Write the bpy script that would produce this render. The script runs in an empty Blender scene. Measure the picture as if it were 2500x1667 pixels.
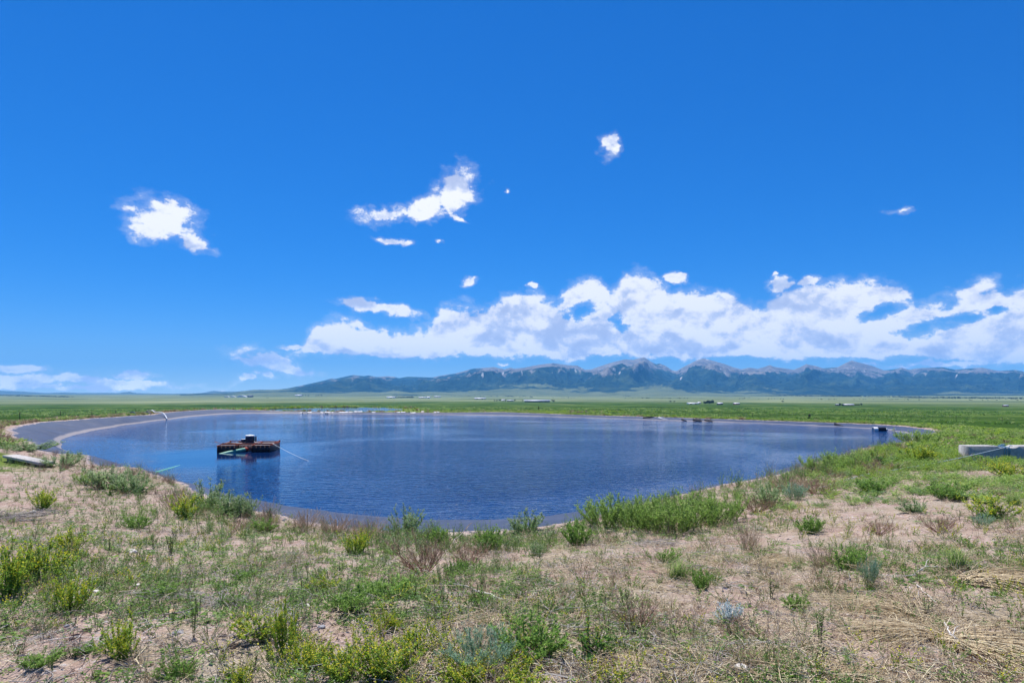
import bpy, math, random
import numpy as np
from mathutils import Vector, Euler
S = bpy.context.scene
COL = S.collection
R = math.radians

# ------------------------------------------------------------------ camera
F = 1629.0            # focal length in pixels of the 2500 px wide photograph
HY = 962.0            # horizon row
CZ = 1.7              # eye height above the knoll the photographer stands on
K = 2500.0 / 2352.0
cam_d = bpy.data.cameras.new("camera")
cam = bpy.data.objects.new("camera", cam_d)
COL.objects.link(cam)
cam_d.sensor_width = 36.0
cam_d.lens = 36.0 * F / 2500.0
cam_d.shift_y = (HY - 833.5) / 2500.0
cam_d.clip_start = 0.05
cam_d.clip_end = 60000.0
cam.location = (0, 0, CZ)
cam.rotation_euler = (R(90), 0, 0)
S.camera = cam

# ------------------------------------------------------------------ sun, exposure
SUN_EL, SUN_AZ = 68.0, -26.0      # azimuth from +Y (the view), negative = to the left
sun_d = bpy.data.lights.new("sun", 'SUN')
sun_d.energy = 4.9
sun_d.angle = R(0.53)
sun_d.color = (1.0, 0.955, 0.89)
sun = bpy.data.objects.new("sun", sun_d)
COL.objects.link(sun)
sdir = Vector((math.sin(R(SUN_AZ)) * math.cos(R(SUN_EL)), math.cos(R(SUN_AZ)) * math.cos(R(SUN_EL)), math.sin(R(SUN_EL))))
sun.rotation_euler = sdir.to_track_quat('Z', 'Y').to_euler()
S.view_settings.view_transform = 'Standard'
S.view_settings.look = 'None'
S.view_settings.gamma = 1.0
S.view_settings.exposure = 0.62
S.cycles.max_bounces = 6
S.cycles.transparent_max_bounces = 6
S.cycles.volume_bounces = 0
S.cycles.sample_clamp_indirect = 4.0
S.cycles.sample_clamp_direct = 8.0
S.cycles.use_denoising = True
S.cycles.denoising_input_passes = 'RGB_ALBEDO_NORMAL'
S.cycles.denoising_prefilter = 'ACCURATE'

# ------------------------------------------------------------------ node helpers
class NT:
    def __init__(s, tree):
        s.t = tree; s.n = tree.nodes; s.l = tree.links
    def new(s, typ, **kw):
        n = s.n.new(typ)
        for k, v in kw.items():
            setattr(n, k, v)
        return n
    def put(s, inp, v):
        if isinstance(v, bpy.types.NodeSocket):
            s.l.new(v, inp)
        elif v is not None:
            inp.default_value = v
    def math(s, op, a, b=None, c=None, clamp=False):
        n = s.new('ShaderNodeMath', operation=op, use_clamp=clamp)
        s.put(n.inputs[0], a); s.put(n.inputs[1], b)
        if c is not None: s.put(n.inputs[2], c)
        return n.outputs[0]
    def vmath(s, op, a, b=None):
        n = s.new('ShaderNodeVectorMath', operation=op)
        s.put(n.inputs[0], a); s.put(n.inputs[1], b)
        return n.outputs['Value'] if op in ('LENGTH', 'DOT_PRODUCT') else n.outputs[0]
    def mix(s, fac, a, b, blend='MIX'):
        n = s.new('ShaderNodeMix', data_type='RGBA', blend_type=blend)
        s.put(n.inputs['Factor'], fac)
        s.put(n.inputs[6], a); s.put(n.inputs[7], b)
        return n.outputs[2]
    def noise(s, vec, scale, detail=4, rough=0.55, dist=0.0, dim='3D'):
        n = s.new('ShaderNodeTexNoise', noise_dimensions=dim)
        s.put(n.inputs['Vector'], vec)
        n.inputs['Scale'].default_value = scale; n.inputs['Detail'].default_value = detail
        n.inputs['Roughness'].default_value = rough; n.inputs['Distortion'].default_value = dist
        return n.outputs[0]
    def smooth(s, v, lo, hi, a=0.0, b=1.0):
        n = s.new('ShaderNodeMapRange', interpolation_type='SMOOTHSTEP')
        s.put(n.inputs[0], v)
        for i, x in enumerate((lo, hi, a, b)): s.put(n.inputs[i + 1], x)
        return n.outputs[0]
    def ramp(s, fac, stops, interp='LINEAR'):
        n = s.new('ShaderNodeValToRGB')
        e = n.color_ramp.elements
        n.color_ramp.interpolation = interp
        while len(e) < len(stops): e.new(0.5)
        for i, (p, c) in enumerate(stops):
            e[i].position = p; e[i].color = (c[0], c[1], c[2], 1)
        s.put(n.inputs[0], fac)
        return n.outputs[0]
    def attr(s, name):
        return s.new('ShaderNodeAttribute', attribute_name=name).outputs['Fac']
    def bump(s, h, strength, dist, normal=None):
        n = s.new('ShaderNodeBump')
        n.inputs['Strength'].default_value = strength; n.inputs['Distance'].default_value = dist
        s.put(n.inputs['Height'], h)
        if normal is not None: s.put(n.inputs['Normal'], normal)
        return n.outputs[0]

def mat(name):
    m = bpy.data.materials.new(name); m.use_nodes = True
    m.node_tree.nodes.clear()
    t = NT(m.node_tree)
    out = t.new('ShaderNodeOutputMaterial')
    return m, t, out

def principled(t, out, color, rough=0.6, spec=0.3, metal=0.0, normal=None):
    b = t.new('ShaderNodeBsdfPrincipled')
    if isinstance(color, tuple) and len(color) == 3: color = (*color, 1)
    t.put(b.inputs['Base Color'], color); t.put(b.inputs['Roughness'], rough)
    t.put(b.inputs['Specular IOR Level'], spec); t.put(b.inputs['Metallic'], metal)
    if normal is not None: t.put(b.inputs['Normal'], normal)
    t.l.new(b.outputs[0], out.inputs['Surface'])
    return b

# ------------------------------------------------------------------ world: clear deep blue sky with cumulus
def vdir(xv, yv):
    """direction of a point of the photograph as (azimuth, tangent of elevation)"""
    u = math.atan((xv * K - 1250) / F)
    return u, (HY - yv * K) / F * math.cos(u)

W = bpy.data.worlds.new("World"); S.world = W; W.use_nodes = True
W.node_tree.nodes.clear()
t = NT(W.node_tree)
wout = t.new('ShaderNodeOutputWorld')
sky = t.new('ShaderNodeTexSky', sky_type='NISHITA')
sky.sun_disc = False
sky.sun_elevation = R(SUN_EL); sky.sun_rotation = R(SUN_AZ)
sky.altitude = 2400; sky.air_density = 1.0; sky.dust_density = 0.15; sky.ozone_density = 3.0
sc_ = t.new('ShaderNodeSeparateColor'); t.l.new(sky.outputs[0], sc_.inputs[0])
cc_ = t.new('ShaderNodeCombineColor')
for i_, (p_, c_) in enumerate(((1.46, 0.56), (0.90, 2.64), (0.77, 5.6))):   # the deep saturated blue of high, dry air
    t.l.new(t.math('MULTIPLY', t.math('POWER', t.math('MULTIPLY', sc_.outputs[i_], 0.16), p_), c_), cc_.inputs[i_])
skyc = cc_.outputs[0]

tc = t.new('ShaderNodeTexCoord')
sp = t.new('ShaderNodeSeparateXYZ'); t.l.new(tc.outputs['Generated'], sp.inputs[0])
x_, y_, z_ = sp.outputs
az = t.math('ARCTAN2', x_, y_)
hyp = t.math('SQRT', t.math('ADD', t.math('MULTIPLY', x_, x_), t.math('MULTIPLY', y_, y_)))
el = t.math('DIVIDE', z_, t.math('MAXIMUM', hyp, 1e-4))
cb = t.new('ShaderNodeCombineXYZ'); t.l.new(az, cb.inputs[0]); t.l.new(el, cb.inputs[1])
P = cb.outputs[0]
def jitter(vec, scale, amp, off):
    n = t.new('ShaderNodeTexNoise'); mp_ = t.new('ShaderNodeMapping'); t.l.new(P, mp_.inputs[0])
    mp_.inputs['Location'].default_value = (0, 0, off); mp_.inputs['Scale'].default_value = (1, 1.5, 1)
    t.l.new(mp_.outputs[0], n.inputs['Vector']); n.inputs['Scale'].default_value = scale; n.inputs['Detail'].default_value = 4; n.inputs['Roughness'].default_value = 0.6
    d = t.vmath('MULTIPLY', t.vmath('SUBTRACT', n.outputs['Color'], (0.5, 0.5, 0.5)), (amp, amp * 0.6, 0.0))
    return t.vmath('ADD', vec, d)
PW = jitter(jitter(P, 13.0, 0.034, 0.2), 46.0, 0.030, 1.7)

low_ = t.math('EXPONENT', t.math('MULTIPLY', t.math('MAXIMUM', el, 0.0), -26.0))      # the sky pales towards the horizon
skyc = t.mix(low_, skyc, (6.2, 8.2, 8.6, 1))
bg_sky = t.new('ShaderNodeBackground'); t.l.new(skyc, bg_sky.inputs[0]); bg_sky.inputs[1].default_value = 0.10

def curve_of(pts, lo, hi):
    n = t.new('ShaderNodeFloatCurve')
    c = n.mapping.curves[0]
    n.mapping.use_clip = False
    xs = [(vdir(x, y)[0] - lo) / (hi - lo) for x, y in pts]
    ys = [vdir(x, y)[1] / 0.25 for x, y in pts]
    while len(c.points) < len(pts): c.points.new(0.5, 0.5)
    for p, a, b in zip(c.points, xs, ys):
        p.location = (a, b); p.handle_type = 'VECTOR'
    n.mapping.update()
    f = t.math('DIVIDE', t.math('SUBTRACT', az, lo), hi - lo, clamp=True)
    t.l.new(f, n.inputs['Value'])
    return t.math('MULTIPLY', n.outputs[0], 0.25)

top_pts = [(560, 868), (640, 825), (690, 795), (725, 740), (760, 728), (800, 736), (870, 752), (930, 757), (985, 755), (1010, 702), (1060, 703), (1110, 716),
           (1150, 690), (1200, 672), (1240, 674), (1280, 690), (1310, 655), (1345, 634), (1385, 648), (1405, 676), (1430, 640),
           (1465, 620), (1505, 638), (1545, 676), (1600, 664), (1680, 667), (1705, 692), (1745, 708), (1780, 682), (1830, 662),
           (1855, 646), (1900, 643), (1960, 648), (2050, 655), (2085, 668), (2105, 694), (2150, 690), (2200, 690), (2230, 658),
           (2290, 650), (2318, 690), (2352, 662), (2500, 650), (2800, 700)]
bot_pts = [(560, 868), (640, 815), (690, 812), (730, 816), (800, 822), (870, 826), (930, 829), (1000, 831), (1060, 822), (1110, 816), (1150, 818),
           (1240, 824), (1310, 826), (1390, 816), (1480, 820), (1600, 830), (1700, 824), (1800, 822), (1900, 828), (1950, 818),
           (2000, 824), (2050, 818), (2090, 818), (2150, 826), (2200, 832), (2352, 842), (2500, 838), (2800, 820)]
LO, HI = -0.75, 0.95
tp, bt = curve_of(top_pts, LO, HI), curve_of(bot_pts, LO, HI)
pw_ = t.new('ShaderNodeSeparateXYZ'); t.l.new(PW, pw_.inputs[0]); el_w = pw_.outputs[1]
d_top = t.math('DIVIDE', t.math('SUBTRACT', tp, el_w), 0.024)
d_bot = t.math('DIVIDE', t.math('SUBTRACT', el_w, bt), 0.010)
bank = t.math('MINIMUM', t.math('MINIMUM', d_top, d_bot), 1.0)

def ell(xv, yv, a, b, rot=0.0, amp=1.0):
    """a cloud seeded as an ellipse of the sky: its value is amp at its middle and 0 at its edge"""
    u, w = vdir(xv, yv)
    m = t.new('ShaderNodeMapping', vector_type='TEXTURE')
    t.l.new(PW, m.inputs[0])
    m.inputs['Location'].default_value = (u, w, 0)
    m.inputs['Rotation'].default_value = (0, 0, R(rot))
    c2 = math.cos(u) ** 2
    m.inputs['Scale'].default_value = (1.03 * a * K / F * c2, 1.06 * b * K / F * math.cos(u), 1)
    return t.math('SUBTRACT', amp, t.vmath('LENGTH', m.outputs[0]))

small = [(375, 505, 78, 44, -8), (350, 520, 60, 30, 0), (400, 500, 40, 42, -20), (430, 552, 48, 20, -28), (455, 562, 26, 9, -15),
         (890, 495, 58, 20, 4), (985, 476, 55, 26, 22), (1052, 430, 50, 42, 30), (1040, 460, 36, 30, 0), (1050, 498, 26, 7, -25),
         (897, 556, 42, 8, -4), (1400, 336, 24, 30, 10, .62), (1412, 325, 14, 24, 0, .7), (1080, 643, 20, 12, 15), (1219, 659, 15, 7, 0),
         (850, 703, 60, 12, -10), (915, 713, 55, 13, -8), (625, 828, 85, 20, -12), (690, 850, 46, 14, -12), (616, 858, 26, 10, 0), (560, 822, 34, 9, 0), (570, 864, 22, 6, 0),
         (1556, 636, 25, 10, -5), (1797, 648, 30, 14, -4), (1778, 630, 9, 6, 0), (2065, 482, 50, 12, 0, .45), (1860, 645, 24, 14, 0),
         (45, 846, 70, 10, 0), (40, 872, 110, 12, 0), (170, 868, 90, 12, 4), (310, 862, 44, 9, -6), (290, 880, 120, 9, -4), (130, 889, 330, 7, 0),
         (400, 458, 12, 7, 0, .6), (1169, 440, 10, 7, 0, .5), (1008, 553, 11, 6, 0, .6), (1690, 812, 34, 8, 0), (1157, 836, 12, 5, 0, .8),
         (2170, 836, 240, 9, 2, .8), (2000, 838, 70, 6, 0, .6), (680, 800, 46, 6, 0)]
M = bank
for e in small:
    M = t.math('MAXIMUM', M, ell(*e))
for h in [(1346, 712, 34, 14, 10), (1425, 738, 20, 12, -40), (2020, 716, 60, 12, 14), (2125, 756, 46, 15, 10), (2290, 712, 34, 8, 12),
          (2210, 730, 30, 12, 8)]:
    M = t.math('MINIMUM', M, t.math('ADD', t.math('MULTIPLY', ell(*h), -0.75), 0.08))

def cloud_noise(vec):
    a = t.noise(vec, 19.0, 9, 0.62, 0.2)
    b = t.noise(vec, 75.0, 7, 0.66, 0.2)
    return t.math('ADD', t.math('MULTIPLY', a, 0.68), t.math('MULTIPLY', b, 0.32))
def stretched(off):
    m = t.new('ShaderNodeMapping'); t.l.new(P, m.inputs[0])
    m.inputs['Location'].default_value = off; m.inputs['Scale'].default_value = (1.0, 1.35, 1.0)
    return m.outputs[0]
n0 = cloud_noise(stretched((0, 0, 0.37)))
n1 = cloud_noise(stretched((0.003, -0.016, 0.37)))
dens = t.math('ADD', M, t.math('MULTIPLY', t.math('SUBTRACT', n0, 0.47), 3.2))
alpha = t.math('MAXIMUM', t.smooth(dens, 0.06, 0.52), t.math('MULTIPLY', t.smooth(dens, -0.35, 0.4), 0.24))
relief = t.math('MULTIPLY', t.math('SUBTRACT', n0, n1), 3.6)
big0 = t.noise(stretched((0.1, 0, 1.9)), 9.5, 5, 0.55, 0.3); big1 = t.noise(stretched((0.108, -0.034, 1.9)), 9.5, 5, 0.55, 0.3)
relief2 = t.math('MULTIPLY', t.math('SUBTRACT', big0, big1), 4.6)
inner = t.smooth(dens, 0.5, 1.7)
lit = t.math('SUBTRACT', t.math('ADD', t.math('ADD', 0.82, relief), relief2), t.math('MULTIPLY', inner, 0.20))
lowshade = t.smooth(d_bot, 4.2, 0.2)
lit = t.math('SUBTRACT', lit, t.math('MULTIPLY', t.math('MULTIPLY', lowshade, inner), 0.30), clamp=True)
cloudc = t.ramp(lit, [(0.0, (0.50, 0.57, 0.80)), (0.35, (0.60, 0.67, 0.88)), (0.7, (0.86, 0.88, 0.96)), (0.95, (1.0, 1.0, 1.0))])  # sunlit tops and shaded bases painted into the cloud colour
bg_cl = t.new('ShaderNodeBackground'); t.l.new(cloudc, bg_cl.inputs[0])
t.l.new(t.math('ADD', 0.72, t.math('MULTIPLY', t.math('EXPONENT', t.math('MULTIPLY', t.math('MAXIMUM', el, 0.0), -24.0)), 0.75)), bg_cl.inputs[1])
mx = t.new('ShaderNodeMixShader')
t.l.new(alpha, mx.inputs[0]); t.l.new(bg_sky.outputs[0], mx.inputs[1]); t.l.new(bg_cl.outputs[0], mx.inputs[2])
t.l.new(mx.outputs[0], wout.inputs['Surface'])
W.cycles.sampling_method = 'MANUAL'; W.cycles.sample_map_resolution = 1024

# ------------------------------------------------------------------ mesh helpers
def tag(o, label=None, cat=None, group=None, kind=None):
    if label: o['label'] = label
    if cat: o['category'] = cat
    if group: o['group'] = group
    if kind: o['kind'] = kind
    return o

def mesh_from(name, V, faces, attrs=None, mats=(), midx=None, smooth=False):
    """faces: list of (m,k) integer arrays"""
    me = bpy.data.meshes.new(name)
    V = np.asarray(V, np.float32).reshape(-1, 3)
    faces = [np.asarray(f, np.int32) for f in faces if len(f)]
    me.vertices.add(len(V)); me.vertices.foreach_set('co', V.ravel())
    tot = np.concatenate([np.full(len(f), f.shape[1], np.int32) for f in faces])
    idx = np.concatenate([f.ravel() for f in faces])
    st = np.concatenate([[0], np.cumsum(tot)[:-1]]).astype(np.int32)
    me.loops.add(len(idx)); me.loops.foreach_set('vertex_index', idx)
    me.polygons.add(len(tot)); me.polygons.foreach_set('loop_start', st)
    try: me.polygons.foreach_set('loop_total', tot)
    except Exception: pass
    if midx is not None: me.polygons.foreach_set('material_index', np.asarray(midx, np.int32))
    for k, a in (attrs or {}).items():
        at = me.attributes.new(k, 'FLOAT', 'POINT'); at.data.foreach_set('value', np.asarray(a, np.float32))
    for m in mats: me.materials.append(m)
    me.update(calc_edges=True); me.validate()
    if smooth: me.polygons.foreach_set('use_smooth', np.ones(len(tot), bool))
    return me

def link(name, me, parent=None, loc=(0, 0, 0), rz=0.0):
    o = bpy.data.objects.new(name, me)
    COL.objects.link(o)
    o.location = loc; o.rotation_euler = (0, 0, rz)
    if parent is not None: o.parent = parent
    return o

def empty(name, loc, rz=0.0):
    o = bpy.data.objects.new(name, None); COL.objects.link(o)
    o.location = loc; o.rotation_euler = (0, 0, rz); o.empty_display_size = 0.1
    return o

def _h(ix, iy, seed):
    n = (ix * 374761393 + iy * 668265263 + seed * 982451653) & 0xffffffff
    n = ((n ^ (n >> 13)) * 1274126177) & 0xffffffff
    n = (n ^ (n >> 16)) & 0xffffffff
    return n.astype(np.float64) / 4294967295.0
def vnoise(x, y, seed=0):
    x = np.asarray(x, float); y = np.asarray(y, float)
    ix = np.floor(x).astype(np.int64); iy = np.floor(y).astype(np.int64)
    fx = x - ix; fy = y - iy
    fx = fx ** 3 * (fx * (fx * 6 - 15) + 10); fy = fy ** 3 * (fy * (fy * 6 - 15) + 10)
    a, b = _h(ix, iy, seed), _h(ix + 1, iy, seed); c, d = _h(ix, iy + 1, seed), _h(ix + 1, iy + 1, seed)
    return (a + (b - a) * fx) * (1 - fy) + (c + (d - c) * fx) * fy
def fbm(x, y, seed=0, oct=5, gain=0.5):
    s, a, tot = 0, 1.0, 0
    for o in range(oct):
        s = s + a * vnoise(x * 2 ** o + 17.3 * o, y * 2 ** o - 9.1 * o, seed + o); tot += a; a *= gain
    return s / tot
def ridged(x, y, seed=0, oct=5, gain=0.5):
    s, a, tot = 0, 1.0, 0
    for o in range(oct):
        n = 1 - np.abs(2 * vnoise(x * 2 ** o + 5.7 * o, y * 2 ** o + 3.3 * o, seed + o) - 1)
        s = s + a * n * n; tot += a; a *= gain
    return s / tot
def sstep(a, b, x):
    q = np.clip((np.asarray(x, float) - a) / (b - a), 0, 1)
    return q * q * (3 - 2 * q)

def pix(xs, ys, z):
    """point at height z that the photograph shows at source pixel (xs, ys)"""
    d = (CZ - z) * F / (ys - HY)
    return np.array(((xs - 1250) / F * d, d, z))

# ------------------------------------------------------------------ pond outlines
ZW = -1.3
Wv = [(145, 1020), (160, 1003), (200, 993), (260, 982), (330, 971), (400, 962), (460, 955), (530, 950), (600, 948.5), (700, 949), (850, 951), (1000, 952),
      (1100, 953.5), (1200, 955), (1300, 958), (1400, 961), (1500, 964.5), (1600, 967.5), (1700, 970.5), (1800, 974.5), (1900, 979), (1990, 983.5),
      (2040, 988), (2075, 993), (2090, 997.5), (2085, 1003), (2060, 1011), (2030, 1020), (1990, 1030), (1930, 1043), (1850, 1062), (1780, 1084), (1700, 1108),
      (1600, 1133), (1500, 1150), (1400, 1165), (1330, 1178), (1280, 1186), (1200, 1191), (1100, 1195), (1000, 1195), (930, 1192), (850, 1186), (780, 1178),
      (700, 1168), (620, 1160), (560, 1150), (480, 1127), (400, 1105), (340, 1087), (280, 1073), (220, 1062), (180, 1050), (155, 1036)]
Wp = np.array([pix(x * K, y * K, ZW)[:2] for x, y in Wv])
Bv = [(38, 993, -.5), (60, 977, -.5), (100, 970, -.55), (200, 962, -.55), (280, 957, -.65), (350, 953, -.85), (440, 943, -.8), (500, 940, -.8), (560, 941, -.85),
      (640, 944, -1.0), (800, 946.5, -1.10), (1000, 948, -1.1), (1150, 946.5, -1.03), (1200, 948.5, -1.05), (1300, 952, -1.05), (1400, 955, -1.08),
      (1600, 961, -1.08), (1800, 967.5, -1.1), (1900, 970.5, -1.1), (2000, 974, -1.1), (2060, 978, -1.05), (2140, 988, -1.0), (2130, 997, -.9)]
Bp = [(*pix(x * K, y * K, z)[:2], z) for x, y, z in Bv]
C0 = np.array((-3.0, 50.0))
def ang(p): return np.arctan2(p[:, 1] - C0[1], p[:, 0] - C0[0])
MW = 720
TH = np.linspace(-math.pi, math.pi, MW, endpoint=False)
def resample(pts, val=None):
    p = np.asarray(pts, float); a = ang(p[:, :2]); o = np.argsort(a)
    a = a[o]; v = np.hypot(p[o, 0] - C0[0], p[o, 1] - C0[1]) if val is None else np.asarray(val)[o]
    return np.interp(TH, np.concatenate([a - 2 * math.pi, a, a + 2 * math.pi]), np.tile(v, 3))
def soften(v, n):
    k = np.hanning(2 * n + 1); k /= k.sum()
    return np.convolve(np.concatenate([v[-n:], v, v[:n]]), k, 'valid')
RW = soften(resample(Wp), 5)
near = []
def wat(th):   # water edge point in direction th
    r = np.interp(th, TH, RW); return C0 + r * np.array((math.cos(th), math.sin(th)))
for xv, yv, z in [(75, 1015, -.5), (130, 1042, -.5), (230, 1070, -.5)]:
    near.append((*pix(xv * K, yv * K, z)[:2], z))
for xv, off, z in [(300, 1.6, -.6), (400, 1.5, -.65), (500, 1.7, -.7), (600, 2.6, -.7), (700, 3.4, -.7), (850, 4.2, -.7), (1000, 4.4, -.7), (1150, 4.4, -.7), (1300, 3.6, -.7),
                   (1450, 2.4, -.75), (1600, 1.9, -.75), (1780, 1.6, -.8), (1900, 1.4, -.8), (2030, 1.5, -.85)]:
    yv = np.interp(xv, [280, 340, 400, 480, 560, 700, 850, 1000, 1200, 1330, 1500, 1600, 1700, 1780, 1850, 1930, 2030], [1073, 1087, 1105, 1127, 1150, 1168, 1186, 1195, 1191, 1178, 1150, 1133, 1108, 1084, 1062, 1043, 1020])
    p = pix(xv * K, yv * K, ZW)[:2]; v = p - C0; v /= np.linalg.norm(v); p = p + v * off
    near.append((p[0], p[1], z))
Ball = np.array(Bp + near)
RB = np.maximum(soften(resample(Ball), 4), RW + 1.0)
ZB = soften(resample(Ball, Ball[:, 2]), 8)
_wob = np.array([fbm(np.array([40 + 9 * math.cos(a)]), np.array([40 + 9 * math.sin(a)]), 5, 4)[0] for a in TH]) - 0.5
_wob2 = np.array([fbm(np.array([40 + 45 * math.cos(a)]), np.array([40 + 45 * math.sin(a)]), 15, 3)[0] for a in TH]) - 0.5
RB = RB + _wob * 0.5 + _wob2 * 0.28
WX, WY = C0[0] + RW * np.cos(TH), C0[1] + RW * np.sin(TH)
BX, BY = C0[0] + RB * np.cos(TH), C0[1] + RB * np.sin(TH)

def bank_sd(x, y):
    """distance to the bank edge (negative inside) and the height of the nearest edge point"""
    x = np.asarray(x, float).ravel(); y = np.asarray(y, float).ravel()
    d = np.full(x.shape, 1e3); zt = np.full(x.shape, -0.9)
    m = np.hypot(x - C0[0], y - C0[1]) < 140
    if not m.any(): return d, zt
    px, py = x[m], y[m]
    th = np.arctan2(py - C0[1], px - C0[0]); r = np.hypot(px - C0[0], py - C0[1])
    rb = np.interp(th, np.append(TH, math.pi), np.append(RB, RB[0]))
    step = 2
    ax, ay, az_ = BX[::step], BY[::step], ZB[::step]
    bd = np.empty(px.shape); bz = np.empty(px.shape)
    for s in range(0, len(px), 4000):
        q = (px[s:s+4000, None] - ax) ** 2 + (py[s:s+4000, None] - ay) ** 2
        j = q.argmin(1); bd[s:s+4000] = np.sqrt(q[np.arange(len(j)), j]); bz[s:s+4000] = az_[j]
    radial = np.abs(r - rb)
    bd = np.minimum(bd, radial)
    d[m] = np.where(r < rb, -bd, bd); zt[m] = bz
    return d, zt

P2C, P2R = np.array((-50.0, 184.0)), np.array((19.0, 29.0))   # second pond beyond the far bank
Z2 = -2.62
def fan(azm):
    """height of the grassy fans at the foot of the range"""
    u = np.tan(azm)
    return 38 * sstep(-0.42, -0.1, u) * (0.65 + 0.7 * vnoise(u * 9 + 3.1, u * 0 + 1.5, 8))
def ground_z(x, y):
    x = np.asarray(x, float); y = np.asarray(y, float); shp = x.shape
    x = x.ravel(); y = y.ravel()
    d = np.hypot(x, y); azm = np.arctan2(x, y)
    tab = np.array([(0, -1.35), (60, -1.5), (100, -1.8), (150, -2.7), (250, -4.6), (400, -7.4), (700, -11.5), (1000, -14.3), (1200, -15.0), (2000, -16.5),
                    (3500, -16), (5000, -11), (6500, -7), (9000, -3), (14500, 2)])
    z = np.interp(np.log(d + 30), np.log(tab[:, 0] + 30), tab[:, 1])
    z += (fbm(x / 60.0, y / 60.0, 3, 3) - 0.5) * 1.1 * sstep(60, 260, d) * (1 - sstep(900, 2500, d))
    q = np.hypot((x - P2C[0]) / P2R[0], (y - P2C[1]) / P2R[1]) + (fbm(x / 9.0, y / 9.0, 77, 3) - 0.5) * 0.25
    z = np.where(q < 1.7, z + (Z2 + 0.06 - z) * (1 - sstep(1.03, 1.7, q)), z)
    z = np.where(q < 1.03, Z2 + 0.06 - 0.6 * sstep(1.03, 0.85, q), z)
    sd, zt = bank_sd(x, y)
    kn = 1 - sstep(13, 42, np.hypot(x, y * 0.9))
    zo = z + (0.0 - z) * kn
    lump = (fbm(x * 0.55, y * 0.55, 21, 4) - 0.5) * 0.22 * (1 - sstep(25, 70, d))
    zo = zo + lump * sstep(0.2, 2.5, sd)
    nr = (d < 60)
    if nr.any():
        fx, fy = x[nr], y[nr]
        fine = (fbm(fx * 2.6, fy * 2.6, 31, 4) - 0.5) * 0.10 + (fbm(fx * 9, fy * 9, 37, 3) - 0.5) * 0.035
        zo[nr] += fine * (1 - sstep(20, 60, d[nr])) * sstep(0, 1, sd[nr])
    w = sstep(0.0, 7.5 + 6 * sstep(20, 60, d), sd)
    zz = np.where(sd > 120, z, zt + (zo - zt) * w)
    zz = np.where(sd < 0, np.maximum(zt - 0.10 + sd * 0.8, -4.5), zz)
    return zz.reshape(shp)

def ray_ground(xs, ys, dmax=400.0):
    """where the sight line through source pixel (xs, ys) first meets the ground"""
    dd = np.geomspace(2.0, dmax, 1500)
    z = CZ - (ys - HY) / F * dd
    g = ground_z((xs - 1250) / F * dd, dd)
    k = np.argmax(z <= g)
    if not (z <= g).any(): k = len(dd) - 1
    return float((xs - 1250) / F * dd[k]), float(dd[k]), float(g[k])
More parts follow.
